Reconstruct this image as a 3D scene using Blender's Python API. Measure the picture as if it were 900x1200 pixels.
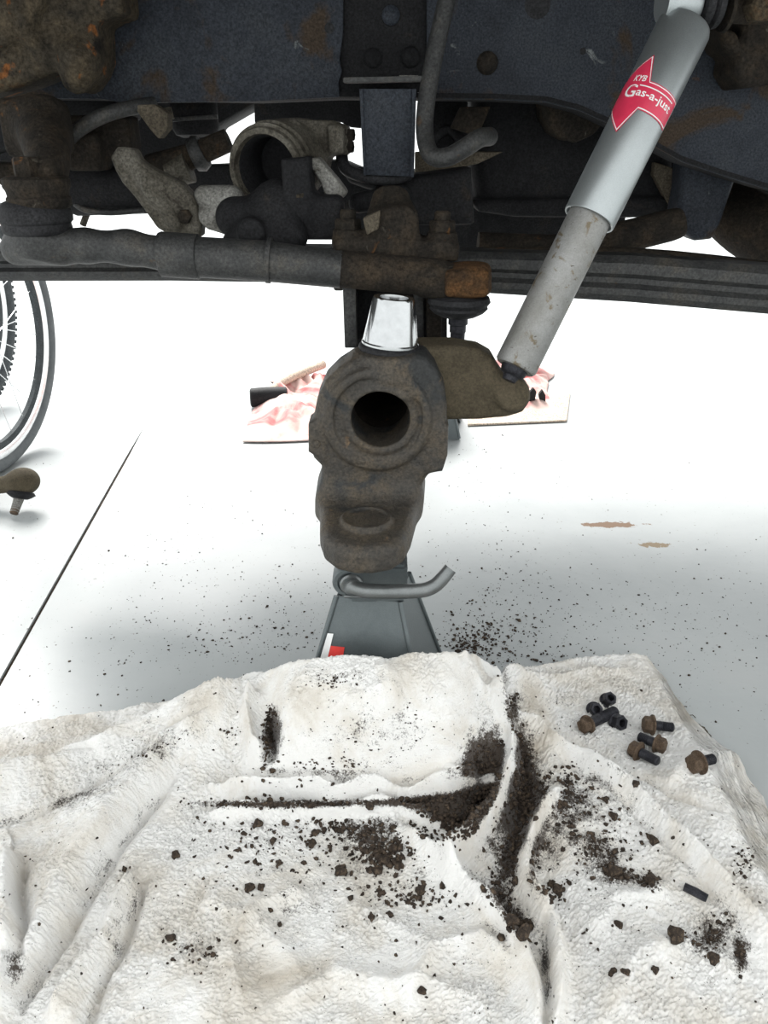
import bpy, bmesh, math, random
import numpy as np
from mathutils import Vector, Matrix
from mathutils.bvhtree import BVHTree

for o in list(bpy.data.objects):
    bpy.data.objects.remove(o)
random.seed(7)
rng = np.random.default_rng(7)
S = bpy.context.scene
COL = S.collection
PI = math.pi

# ------------------------------------------------------------------ camera
CAM_H, PITCH, F = 0.75, math.radians(25.0), 940.0
cam = bpy.data.cameras.new('camera')
cam.sensor_fit = 'VERTICAL'; cam.sensor_height = 36.0; cam.lens = 36.0 * F / 1200.0
cam.clip_start = 0.02; cam.clip_end = 200
camo = bpy.data.objects.new('camera', cam); COL.objects.link(camo)
camo.location = (0, 0, CAM_H)
camo.rotation_euler = (PI / 2 - PITCH, 0, 0)
S.camera = camo

# ------------------------------------------------------------------ light
world = bpy.data.worlds.new('overcast_sky'); S.world = world
world.use_nodes = True
bg = world.node_tree.nodes['Background']
bg.inputs[0].default_value = (0.97, 1.0, 1.0, 1); bg.inputs[1].default_value = 1.0
sun = bpy.data.lights.new('hazy_sun', 'SUN'); sun.energy = 4.6; sun.angle = math.radians(26)
sun.color = (1.0, 0.98, 0.95)
suno = bpy.data.objects.new('hazy_sun', sun); COL.objects.link(suno)
# comes from beyond the truck, a little to the left
suno.rotation_euler = Vector((0.30, -0.80, -1.0)).to_track_quat('-Z', 'Y').to_euler()
suno.location = (-2, 6, 5)
S.view_settings.view_transform = 'Standard'
S.view_settings.look = 'None'
S.view_settings.gamma = 1.0
S.view_settings.use_curve_mapping = False
S.view_settings.exposure = 0.86

# ------------------------------------------------------------------ pixel -> direction
CT, ST = math.cos(PITCH), math.sin(PITCH)
def pdir(u, v):
    dx, dy = (u - 450.0) / F, (600.0 - v) / F
    return Vector((dx, CT + dy * ST, -ST + dy * CT))
def P(u, v, Y):                       # point of the ray through (u,v) on the plane y = Y
    d = pdir(u, v); return Vector((0, 0, CAM_H)) + d * (Y / d.y)
def G(u, v, z=0.0):                   # point of the ray on the plane z
    d = pdir(u, v); return Vector((0, 0, CAM_H)) + d * ((z - CAM_H) / d.z)
def MPP(u, v, Y): return Y / pdir(u, v).y / F      # metres per pixel there

# ------------------------------------------------------------------ materials
def nodes_of(name):
    m = bpy.data.materials.new(name); m.use_nodes = True
    nt = m.node_tree; b = nt.nodes['Principled BSDF']
    return m, nt, b
def nn(nt, t, **kw):
    n = nt.nodes.new(t)
    for k, v in kw.items(): setattr(n, k, v)
    return n
def ramp(nt, fac, stops):
    r = nn(nt, 'ShaderNodeValToRGB'); el = r.color_ramp.elements
    while len(el) < len(stops): el.new(0.5)
    for e, (p, c) in zip(el, stops):
        e.position = p; e.color = (*c, 1)
    nt.links.new(fac, r.inputs[0]); return r
def noise(nt, scale, detail=6, rough=0.6, dist=0.0, vec=None):
    n = nn(nt, 'ShaderNodeTexNoise')
    n.inputs['Scale'].default_value = scale; n.inputs['Detail'].default_value = detail
    n.inputs['Roughness'].default_value = rough; n.inputs['Distortion'].default_value = dist
    if vec is not None: nt.links.new(vec, n.inputs['Vector'])
    return n
def grime(name, stops, scale=18, rough=(0.5, 0.85), metal=0.0, bump=0.3, bscale=220, spec=0.15, spots=None, speck=0.55):
    """coloured by a noise through several stops, rough and bumpy; spots = (colour, scale, threshold)"""
    m, nt, b = nodes_of(name)
    tc = nn(nt, 'ShaderNodeTexCoord')
    n1 = noise(nt, scale, 8, 0.65, 0.4, tc.outputs['Object'])
    r = ramp(nt, n1.outputs['Fac'], stops)
    col = r.outputs['Color']
    if spots:
        for (c, sc, th) in spots:
            n2 = noise(nt, sc, 5, 0.6, 0.6, tc.outputs['Object'])
            r2 = ramp(nt, n2.outputs['Fac'], [(th, (0, 0, 0)), (min(th + 0.06, 1), (1, 1, 1))])
            mx = nn(nt, 'ShaderNodeMix', data_type='RGBA')
            nt.links.new(r2.outputs['Color'], mx.inputs['Factor'])
            nt.links.new(col, mx.inputs['A']); mx.inputs['B'].default_value = (*c, 1)
            col = mx.outputs['Result']
    if speck:
        n4 = noise(nt, bscale * 2.2, 4, 0.7, 0, tc.outputs['Object'])
        r4 = ramp(nt, n4.outputs['Fac'], [(0.32, (1 - speck,) * 3), (0.5, (1, 1, 1)), (0.70, (1 + speck * 1.2,) * 3)])
        mu = nn(nt, 'ShaderNodeMix', data_type='RGBA', blend_type='MULTIPLY'); mu.inputs['Factor'].default_value = 1
        nt.links.new(col, mu.inputs['A']); nt.links.new(r4.outputs['Color'], mu.inputs['B']); col = mu.outputs['Result']
    nt.links.new(col, b.inputs['Base Color'])
    mr = nn(nt, 'ShaderNodeMapRange')
    mr.inputs['To Min'].default_value, mr.inputs['To Max'].default_value = rough
    nt.links.new(n1.outputs['Fac'], mr.inputs['Value']); nt.links.new(mr.outputs['Result'], b.inputs['Roughness'])
    b.inputs['Metallic'].default_value = metal
    b.inputs['Specular IOR Level'].default_value = spec
    if bump:
        n3 = noise(nt, bscale, 6, 0.7, 0, tc.outputs['Object'])
        bp = nn(nt, 'ShaderNodeBump'); bp.inputs['Strength'].default_value = bump; bp.inputs['Distance'].default_value = 0.005
        nt.links.new(n3.outputs['Fac'], bp.inputs['Height']); nt.links.new(bp.outputs['Normal'], b.inputs['Normal'])
    return m
def plain(name, c, rough=0.5, metal=0.0, spec=0.5):
    m, nt, b = nodes_of(name)
    tc = nn(nt, 'ShaderNodeTexCoord'); n = noise(nt, 60, 4, 0.6, 0, tc.outputs['Object'])
    r = ramp(nt, n.outputs['Fac'], [(0.3, tuple(x * 0.88 for x in c)), (0.7, tuple(min(1, x * 1.08) for x in c))])
    nt.links.new(r.outputs['Color'], b.inputs['Base Color'])
    b.inputs['Roughness'].default_value = rough; b.inputs['Metallic'].default_value = metal
    b.inputs['Specular IOR Level'].default_value = spec
    return m

M = {}
M['frame'] = grime('chipped blue black paint', [(0.3, (0.015, 0.017, 0.022)), (0.5, (0.026, 0.030, 0.038)), (0.72, (0.036, 0.040, 0.046))], 9, (0.45, 0.7), 0, 0.3, 160,
                   spots=[((0.038, 0.026, 0.017), 7, 0.56), ((0.15, 0.16, 0.16), 24, 0.69), ((0.07, 0.033, 0.014), 38, 0.68)])
M['frame_dark'] = grime('black grimy paint', [(0.3, (0.006, 0.006, 0.007)), (0.6, (0.015, 0.015, 0.016)), (0.8, (0.032, 0.023, 0.015))], 12, (0.6, 0.9), 0, 0.3, 140)
M['rust'] = grime('orange brown rust', [(0.25, (0.012, 0.011, 0.009)), (0.45, (0.035, 0.029, 0.021)), (0.6, (0.058, 0.045, 0.029)), (0.75, (0.10, 0.048, 0.020))], 16, (0.8, 0.95), 0, 0.7, 90,
                  spots=[((0.13, 0.05, 0.016), 30, 0.61), ((0.012, 0.010, 0.009), 22, 0.60)])
M['rust_dark'] = grime('dark brown rust', [(0.3, (0.009, 0.008, 0.007)), (0.5, (0.022, 0.018, 0.014)), (0.72, (0.045, 0.033, 0.022))], 24, (0.7, 0.95), 0, 0.6, 110,
                       spots=[((0.075, 0.036, 0.014), 34, 0.66), ((0.06, 0.053, 0.042), 50, 0.66)])
M['rust_bright'] = grime('scaly rust', [(0.3, (0.022, 0.015, 0.010)), (0.5, (0.062, 0.034, 0.016)), (0.75, (0.13, 0.060, 0.022))], 34, (0.8, 0.95), 0, 0.8, 110)
M['iron'] = grime('greasy cast iron', [(0.26, (0.022, 0.020, 0.017)), (0.45, (0.042, 0.036, 0.029)), (0.6, (0.062, 0.049, 0.034)), (0.78, (0.10, 0.068, 0.038))], 22, (0.40, 0.72), 0.15, 0.55, 130, 0.5,
                  spots=[((0.020, 0.021, 0.021), 11, 0.55), ((0.115, 0.075, 0.042), 42, 0.67)])
M['lug'] = grime('tan iron', [(0.3, (0.050, 0.041, 0.027)), (0.55, (0.085, 0.070, 0.047)), (0.8, (0.115, 0.092, 0.062))], 22, (0.7, 0.9), 0.05, 0.5, 150, speck=0.28)  # tan tone, paler than the greasy casting
M['steel'] = grime('oily dark steel', [(0.3, (0.017, 0.018, 0.019)), (0.55, (0.040, 0.040, 0.039)), (0.78, (0.070, 0.060, 0.046))], 20, (0.42, 0.7), 0.3, 0.35, 130, 0.5,
                   spots=[((0.055, 0.036, 0.022), 30, 0.66)])
M['alu'] = grime('dirty cast aluminium', [(0.3, (0.040, 0.035, 0.027)), (0.5, (0.085, 0.077, 0.062)), (0.75, (0.15, 0.14, 0.12))], 20, (0.5, 0.8), 0.2, 0.5, 130,
                 spots=[((0.035, 0.030, 0.024), 28, 0.60)])
M['alu_light'] = grime('pale cast aluminium', [(0.3, (0.11, 0.105, 0.09)), (0.55, (0.20, 0.195, 0.18)), (0.8, (0.28, 0.275, 0.26))], 22, (0.45, 0.7), 0.3, 0.4, 140,
                       spots=[((0.07, 0.062, 0.05), 30, 0.64)])
M['rubber'] = grime('black rubber', [(0.3, (0.010, 0.010, 0.011)), (0.7, (0.028, 0.028, 0.030))], 30, (0.5, 0.75), 0, 0.2, 150)
M['silver'] = grime('silver shock paint', [(0.3, (0.32, 0.345, 0.35)), (0.7, (0.40, 0.425, 0.43))], 10, (0.30, 0.42), 0.75, 0.06, 500, 0.5, speck=0.10)
M['silver_dirty'] = grime('silver paint with brown grime', [(0.3, (0.17, 0.165, 0.15)), (0.55, (0.27, 0.268, 0.26)), (0.8, (0.33, 0.335, 0.33))], 14, (0.35, 0.6), 0.5, 0.2, 260, 0.5,
                          spots=[((0.15, 0.12, 0.08), 48, 0.60), ((0.05, 0.035, 0.025), 150, 0.66)], speck=0.14)
M['chrome'] = plain('polished steel', (0.46, 0.47, 0.475), 0.16, 1.0)
M['stand'] = grime('hammered grey stand paint', [(0.3, (0.085, 0.100, 0.104)), (0.7, (0.115, 0.132, 0.136))], 30, (0.32, 0.45), 0.35, 0.08, 320, 0.5, speck=0.10)
M['stand_steel'] = grime('worn grey bar', [(0.3, (0.13, 0.14, 0.14)), (0.7, (0.22, 0.23, 0.23))], 25, (0.25, 0.42), 0.7, 0.1, 320, 0.5, speck=0.10)
M['red'] = plain('red label', (0.62, 0.035, 0.085), 0.35)
M['stand_red'] = plain('red print', (0.75, 0.06, 0.05), 0.4)
M['white'] = plain('white print', (0.85, 0.85, 0.84), 0.4)
M['bolt_rust'] = grime('rusty bolt head', [(0.3, (0.045, 0.03, 0.02)), (0.55, (0.12, 0.085, 0.06)), (0.8, (0.20, 0.15, 0.11))], 90, (0.5, 0.8), 0.3, 0.3, 400)
M['bolt_black'] = grime('black oxide bolt', [(0.3, (0.015, 0.015, 0.018)), (0.7, (0.05, 0.05, 0.058))], 90, (0.35, 0.55), 0.4, 0.2, 400)
M['dirt'] = grime('dark dry dirt', [(0.28, (0.014, 0.011, 0.009)), (0.5, (0.048, 0.036, 0.028)), (0.72, (0.15, 0.108, 0.072))], 170, (0.85, 1.0), 0, 0.4, 500, 0.2)
M['tyre'] = grime('grey black tyre rubber', [(0.3, (0.03, 0.03, 0.032)), (0.7, (0.06, 0.062, 0.066))], 40, (0.6, 0.8), 0, 0.2, 200)
M['tyre_pale'] = grime('dusty grey tyre', [(0.3, (0.05, 0.056, 0.06)), (0.7, (0.08, 0.088, 0.092))], 40, (0.6, 0.8), 0, 0.2, 200)
M['tyre_grey'] = grime('mid grey tyre', [(0.3, (0.12, 0.13, 0.135)), (0.7, (0.17, 0.18, 0.185))], 40, (0.6, 0.8), 0, 0.1, 200, speck=0.1)
M['rim'] = plain('bright rim', (0.78, 0.79, 0.80), 0.22, 0.9)
M['card'] = grime('brown cardboard', [(0.3, (0.44, 0.36, 0.29)), (0.7, (0.55, 0.46, 0.38))], 10, (0.8, 0.95), 0, 0.1, 100)
M['body'] = grime('dark truck body underside', [(0.3, (0.02, 0.02, 0.022)), (0.7, (0.05, 0.045, 0.04))], 6, (0.7, 0.9), 0, 0.2, 80)
M['tan'] = grime('tan dusty plate and lit tab', [(0.3, (0.045, 0.037, 0.027)), (0.6, (0.09, 0.076, 0.056)), (0.8, (0.13, 0.11, 0.085))], 22, (0.7, 0.9), 0, 0.3, 160)

# pink rag
m, nt, b = nodes_of('pink and red shop cloth'); M['pink'] = m
tc = nn(nt, 'ShaderNodeTexCoord'); n = noise(nt, 7, 5, 0.6, 0.5, tc.outputs['Object'])
r = ramp(nt, n.outputs['Fac'], [(0.30, (0.70, 0.60, 0.55)), (0.5, (0.62, 0.44, 0.40)), (0.60, (0.50, 0.17, 0.17)), (0.75, (0.34, 0.07, 0.08))])
nt.links.new(r.outputs['Color'], b.inputs['Base Color']); b.inputs['Roughness'].default_value = 0.95

# floor: painted concrete with two rust streaks
m, nt, b = nodes_of('pale grey painted concrete'); M['floor'] = m
tc = nn(nt, 'ShaderNodeTexCoord')
n1 = noise(nt, 3.0, 8, 0.6, 0.3, tc.outputs['Object'])
r = ramp(nt, n1.outputs['Fac'], [(0.3, (0.36, 0.38, 0.385)), (0.6, (0.42, 0.44, 0.44)), (0.8, (0.45, 0.455, 0.45))])
col = r.outputs['Color']
sp = noise(nt, 130, 3, 0.5, 0, tc.outputs['Object'])
rs = ramp(nt, sp.outputs['Fac'], [(0.69, (0, 0, 0)), (0.73, (1, 1, 1))])
mx = nn(nt, 'ShaderNodeMix', data_type='RGBA'); nt.links.new(rs.outputs['Color'], mx.inputs['Factor'])
nt.links.new(col, mx.inputs['A']); mx.inputs['B'].default_value = (0.16, 0.13, 0.11, 1); col = mx.outputs['Result']
def streak(col, u, v, hx, hy, c, amt=1.0):
    g = G(u, v)
    mp = nn(nt, 'ShaderNodeVectorMath', operation='SUBTRACT'); nt.links.new(tc.outputs['Object'], mp.inputs[0]); mp.inputs[1].default_value = (g.x, g.y, 0)
    ns = noise(nt, 45, 4, 0.6, 0, tc.outputs['Object'])
    sc = nn(nt, 'ShaderNodeVectorMath', operation='MULTIPLY'); nt.links.new(mp.outputs[0], sc.inputs[0]); sc.inputs[1].default_value = (1 / hx, 1 / hy, 0)
    ln = nn(nt, 'ShaderNodeVectorMath', operation='LENGTH'); nt.links.new(sc.outputs[0], ln.inputs[0])
    ad = nn(nt, 'ShaderNodeMath', operation='MULTIPLY_ADD'); nt.links.new(ns.outputs['Fac'], ad.inputs[0]); ad.inputs[1].default_value = 2.4
    nt.links.new(ln.outputs['Value'], ad.inputs[2])
    rr = ramp(nt, ad.outputs[0], [(0.0, (amt,) * 3), (0.93, (amt,) * 3), (1.0, (0, 0, 0))])
    # ramp clamps at 1, so bring the range down
    dv = nn(nt, 'ShaderNodeMath', operation='DIVIDE'); nt.links.new(ad.outputs[0], dv.inputs[0]); dv.inputs[1].default_value = 2.1
    nt.links.new(dv.outputs[0], rr.inputs[0])
    mx = nn(nt, 'ShaderNodeMix', data_type='RGBA'); nt.links.new(rr.outputs['Color'], mx.inputs['Factor'])
    nt.links.new(col, mx.inputs['A']); mx.inputs['B'].default_value = (*c, 1)
    return mx.outputs['Result']
col = streak(col, 716, 615, 0.075, 0.016, (0.15, 0.07, 0.02))
col = streak(col, 766, 638, 0.040, 0.014, (0.20, 0.13, 0.05))
nt.links.new(col, b.inputs['Base Color'])
b.inputs['Roughness'].default_value = 0.33
nb = noise(nt, 30, 6, 0.6, 0, tc.outputs['Object'])
bp = nn(nt, 'ShaderNodeBump'); bp.inputs['Strength'].default_value = 0.12; bp.inputs['Distance'].default_value = 0.003
nt.links.new(nb.outputs['Fac'], bp.inputs['Height']); nt.links.new(bp.outputs['Normal'], b.inputs['Normal'])

# towel: terry cloth, soiling and crease shade from a vertex attribute
m, nt, b = nodes_of('soiled white terry cloth'); M['towel'] = m
tc = nn(nt, 'ShaderNodeTexCoord')
n1 = noise(nt, 9, 8, 0.65, 0.4, tc.outputs['Object'])
r = ramp(nt, n1.outputs['Fac'], [(0.3, (0.56, 0.50, 0.42)), (0.44, (0.80, 0.76, 0.70)), (0.56, (0.90, 0.885, 0.86))])
at = nn(nt, 'ShaderNodeAttribute', attribute_name='soil_shade')
fz = noise(nt, 420, 4, 0.75, 0, tc.outputs['Object'])
fz2 = noise(nt, 60, 5, 0.7, 0, tc.outputs['Object'])
sm_ = nn(nt, 'ShaderNodeMath', operation='ADD'); nt.links.new(fz.outputs['Fac'], sm_.inputs[0]); nt.links.new(fz2.outputs['Fac'], sm_.inputs[1])
a1 = nn(nt, 'ShaderNodeMath', operation='MULTIPLY_ADD'); nt.links.new(at.outputs['Fac'], a1.inputs[0]); a1.inputs[1].default_value = 1.0
s2 = nn(nt, 'ShaderNodeMath', operation='MULTIPLY_ADD'); nt.links.new(sm_.outputs[0], s2.inputs[0]); s2.inputs[1].default_value = 1.0; s2.inputs[2].default_value = -1.0
nt.links.new(s2.outputs[0], a1.inputs[2])
rr = ramp(nt, a1.outputs[0], [(0.30, (0, 0, 0)), (0.52, (1, 1, 1))])
mx = nn(nt, 'ShaderNodeMix', data_type='RGBA'); nt.links.new(rr.outputs['Color'], mx.inputs['Factor'])
nt.links.new(r.outputs['Color'], mx.inputs['A']); mx.inputs['B'].default_value = (0.060, 0.046, 0.036, 1)
nt.links.new(mx.outputs['Result'], b.inputs['Base Color'])
b.inputs['Roughness'].default_value = 1.0; b.inputs['Specular IOR Level'].default_value = 0.1
b.inputs['Sheen Weight'].default_value = 0.25
bp = nn(nt, 'ShaderNodeBump'); bp.inputs['Strength'].default_value = 0.65; bp.inputs['Distance'].default_value = 0.004
nt.links.new(fz.outputs['Fac'], bp.inputs['Height']); nt.links.new(bp.outputs['Normal'], b.inputs['Normal'])

# ------------------------------------------------------------------ object helpers
def link(name, me, mt, parent=None):
    o = bpy.data.objects.new(name, me); COL.objects.link(o)
    if mt is not None and len(me.materials) == 0: me.materials.append(M[mt] if isinstance(mt, str) else mt)
    if parent is not None:
        o.parent = parent; o.matrix_parent_inverse = Matrix.Translation(-parent.location) if parent.rotation_euler.to_matrix() == Matrix.Identity(3) else parent.matrix_basis.inverted()
    return o
def tag(o, label, cat, group=None, kind=None):
    o['label'] = label; o['category'] = cat
    if group: o['group'] = group
    if kind: o['kind'] = kind
    return o
def thing(name, label, cat, loc=(0, 0, 0), group=None):
    o = bpy.data.objects.new(name, None); COL.objects.link(o); o.location = loc; o.empty_display_size = 0.05
    return tag(o, label, cat, group)
def mesh_from(name, verts, faces, smooth=False):
    me = bpy.data.meshes.new(name); me.from_pydata([tuple(v) for v in verts], [], faces); me.validate(); me.update()
    if smooth: me.polygons.foreach_set('use_smooth', [True] * len(me.polygons))
    return me
def bm_mesh(name, bm, smooth_angle=None):
    bmesh.ops.recalc_face_normals(bm, faces=bm.faces)
    me = bpy.data.meshes.new(name); bm.to_mesh(me); bm.free()
    if smooth_angle is not None:
        me.polygons.foreach_set('use_smooth', [True] * len(me.polygons))
        me.set_sharp_from_angle(angle=math.radians(smooth_angle))
    return me
def slab(name, pts, Y, depth, mt, parent=None, bevel=0.002, seg=2, z_plane=False):
    """outline given in pixels on the plane y=Y, pushed back by depth"""
    bm = bmesh.new()
    vs = [bm.verts.new(P(u, v, Y)) for u, v in pts]
    f = bm.faces.new(vs)
    r = bmesh.ops.extrude_face_region(bm, geom=[f])
    bmesh.ops.translate(bm, vec=(0, depth, 0), verts=[g for g in r['geom'] if isinstance(g, bmesh.types.BMVert)])
    bmesh.ops.recalc_face_normals(bm, faces=bm.faces)
    if bevel:
        bmesh.ops.bevel(bm, geom=[e for e in bm.edges if e.calc_face_angle(0) > 0.5], offset=bevel, segments=seg, affect='EDGES', profile=0.5, clamp_overlap=True)
    return link(name, bm_mesh(name, bm, 35), mt, parent)
def solid(name, pts3, vec, mt, parent=None, bevel=0.002):
    bm = bmesh.new()
    f = bm.faces.new([bm.verts.new(p) for p in pts3])
    r = bmesh.ops.extrude_face_region(bm, geom=[f])
    bmesh.ops.translate(bm, vec=vec, verts=[g for g in r['geom'] if isinstance(g, bmesh.types.BMVert)])
    bmesh.ops.recalc_face_normals(bm, faces=bm.faces)
    if bevel:
        bmesh.ops.bevel(bm, geom=[e for e in bm.edges if e.calc_face_angle(0) > 0.5], offset=bevel, segments=2, affect='EDGES', clamp_overlap=True)
    return link(name, bm_mesh(name, bm, 35), mt, parent)
def basis(axis):
    a = Vector(axis).normalized()
    t = Vector((0, 0, 1)) if abs(a.z) < 0.9 else Vector((0, -1, 0))
    x = a.cross(t).normalized(); y = a.cross(x).normalized()
    return a, x, y
def lathe_bm(bm, o, axis, prof, n=40, cap=True):
    a, x, y = basis(axis); o = Vector(o)
    rings = []
    for s, r in prof:
        rings.append([bm.verts.new(o + a * s + (x * math.cos(2 * PI * k / n) + y * math.sin(2 * PI * k / n)) * max(r, 1e-5)) for k in range(n)])
    for i in range(len(rings) - 1):
        for k in range(n):
            bm.faces.new((rings[i][k], rings[i][(k + 1) % n], rings[i + 1][(k + 1) % n], rings[i + 1][k]))
    if cap:
        bm.faces.new(rings[0][::-1]); bm.faces.new(rings[-1])
def lathe(name, o, axis, prof, mt, parent=None, n=40, cap=True, angle=40):
    bm = bmesh.new(); lathe_bm(bm, o, axis, prof, n, cap)
    return link(name, bm_mesh(name, bm, angle), mt, parent)
def smooth_path(pts, sub=6):
    pts = [Vector(p) for p in pts]
    out = []
    for i in range(len(pts) - 1):
        p0 = pts[max(i - 1, 0)]; p1 = pts[i]; p2 = pts[i + 1]; p3 = pts[min(i + 2, len(pts) - 1)]
        for k in range(sub):
            t = k / sub
            out.append(0.5 * ((2 * p1) + (p2 - p0) * t + (2 * p0 - 5 * p1 + 4 * p2 - p3) * t * t + (3 * p1 - p0 - 3 * p2 + p3) * t ** 3))
    out.append(pts[-1]); return out
def tube_bm(bm, pts, rad, n=16, cap=True):
    pts = [Vector(p) for p in pts]
    rs = rad if isinstance(rad, (list, tuple)) else [rad] * len(pts)
    if len(rs) != len(pts):
        rs = list(np.interp(np.linspace(0, 1, len(pts)), np.linspace(0, 1, len(rs)), rs))
    x = None; rings = []
    for i, p in enumerate(pts):
        d = (pts[min(i + 1, len(pts) - 1)] - pts[max(i - 1, 0)]).normalized()
        if x is None:
            _, x, y = basis(d)
        x = (x - d * x.dot(d)).normalized(); y = d.cross(x)
        rings.append([bm.verts.new(p + (x * math.cos(2 * PI * k / n) + y * math.sin(2 * PI * k / n)) * rs[i]) for k in range(n)])
    for i in range(len(rings) - 1):
        for k in range(n):
            bm.faces.new((rings[i][k], rings[i][(k + 1) % n], rings[i + 1][(k + 1) % n], rings[i + 1][k]))
    if cap:
        bm.faces.new(rings[0][::-1]); bm.faces.new(rings[-1])
def tube(name, pts, rad, mt, parent=None, n=16, sub=0, angle=50):
    if sub: pts = smooth_path(pts, sub)
    bm = bmesh.new(); tube_bm(bm, pts, rad, n)
    return link(name, bm_mesh(name, bm, angle), mt, parent)
def hexhead(name, o, axis, r, h, mt, parent=None, dome=0.15):
    bm = bmesh.new()
    lathe_bm(bm, o, axis, [(0, r), (h * 0.85, r), (h, r * (1 - dome))], 6)
    me = bm_mesh(name, bm)
    return link(name, me, mt, parent)

# ------------------------------------------------------------------ signed distance castings
class Grid:
    def __init__(s, lo, hi, res):
        s.lo = np.array(lo, float); s.res = res
        s.n = np.ceil((np.array(hi) - s.lo) / res).astype(int) + 1
        ax = [s.lo[i] + np.arange(s.n[i]) * res for i in range(3)]
        s.X, s.Y, s.Z = np.meshgrid(*ax, indexing='ij')
def d_box(g, c, h, r=0.0, rot=None):
    p = np.stack([g.X - c[0], g.Y - c[1], g.Z - c[2]], -1)
    if rot is not None: p = p @ np.array(rot)            # rot: matrix whose columns are the box's axes
    q = np.abs(p) - (np.array(h) - r)
    return np.linalg.norm(np.maximum(q, 0), axis=-1) + np.minimum(q.max(-1), 0) - r
def d_cap(g, a, b, ra, rb=None):
    rb = ra if rb is None else rb
    a = np.array(a); ba = np.array(b) - a
    p = np.stack([g.X - a[0], g.Y - a[1], g.Z - a[2]], -1)
    t = np.clip((p @ ba) / (ba @ ba), 0, 1)
    return np.linalg.norm(p - t[..., None] * ba, axis=-1) - (ra + (rb - ra) * t)
def d_cyl(g, a, b, ra, rb=None, r=0.0):
    rb = ra if rb is None else rb
    a = np.array(a); ba = np.array(b) - a; L = np.linalg.norm(ba); u = ba / L
    p = np.stack([g.X - a[0], g.Y - a[1], g.Z - a[2]], -1)
    t = p @ u
    rad = np.linalg.norm(p - t[..., None] * u, axis=-1)
    rr = ra + (rb - ra) * np.clip(t / L, 0, 1)
    dx = rad - (rr - r); dy = np.abs(t - L / 2) - (L / 2 - r)
    return np.minimum(np.maximum(dx, dy), 0) + np.sqrt(np.maximum(dx, 0) ** 2 + np.maximum(dy, 0) ** 2) - r
def d_ell(g, c, rad):
    k = np.sqrt(((g.X - c[0]) / rad[0]) ** 2 + ((g.Y - c[1]) / rad[1]) ** 2 + ((g.Z - c[2]) / rad[2]) ** 2)
    return (k - 1) * min(rad)
def d_poly2(A, B, pts):
    pts = np.array(pts, float); n = len(pts)
    d = np.full(A.shape, 1e9); inside = np.zeros(A.shape, bool)
    for i in range(n):
        a = pts[i]; b = pts[(i + 1) % n]; e = b - a
        wx, wy = A - a[0], B - a[1]
        t = np.clip((wx * e[0] + wy * e[1]) / (e @ e + 1e-12), 0, 1)
        d = np.minimum(d, (wx - e[0] * t) ** 2 + (wy - e[1] * t) ** 2)
        c = ((a[1] <= B) & (b[1] > B)) | ((b[1] <= B) & (a[1] > B))
        with np.errstate(divide='ignore', invalid='ignore'):
            xi = a[0] + (B - a[1]) / (b[1] - a[1]) * e[0] if b[1] != a[1] else np.full(A.shape, 1e9)
        inside ^= c & (A < xi)
    d = np.sqrt(d); return np.where(inside, -d, d)
def d_ext(d2, T, t0, t1, r=0.0):
    dx = d2 + r; dy = np.abs(T - (t0 + t1) / 2) - (abs(t1 - t0) / 2 - r)
    return np.minimum(np.maximum(dx, dy), 0) + np.sqrt(np.maximum(dx, 0) ** 2 + np.maximum(dy, 0) ** 2) - r
def d_pix(g, pix, Y, y0, y1, r=0.004):
    """pixel outline on plane y=Y, extruded from y0 to y1"""
    pl = [(P(u, v, Y).x, P(u, v, Y).z) for u, v in pix]
    d2 = d_poly2(g.X[:, 0, :], g.Z[:, 0, :], pl)[:, None, :]
    return d_ext(np.broadcast_to(d2, g.X.shape), g.Y, y0, y1, r)
def smin(a, b, k):
    h = np.clip(0.5 + 0.5 * (b - a) / k, 0, 1); return b + (a - b) * h - k * h * (1 - h)
def smax(a, b, k): return -smin(-a, -b, k)
CORN = [(0, 0, 0), (1, 0, 0), (0, 1, 0), (1, 1, 0), (0, 0, 1), (1, 0, 1), (0, 1, 1), (1, 1, 1)]
EDG = [(a, b) for a in range(8) for b in range(a + 1, 8) if bin(a ^ b).count('1') == 1]
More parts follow.
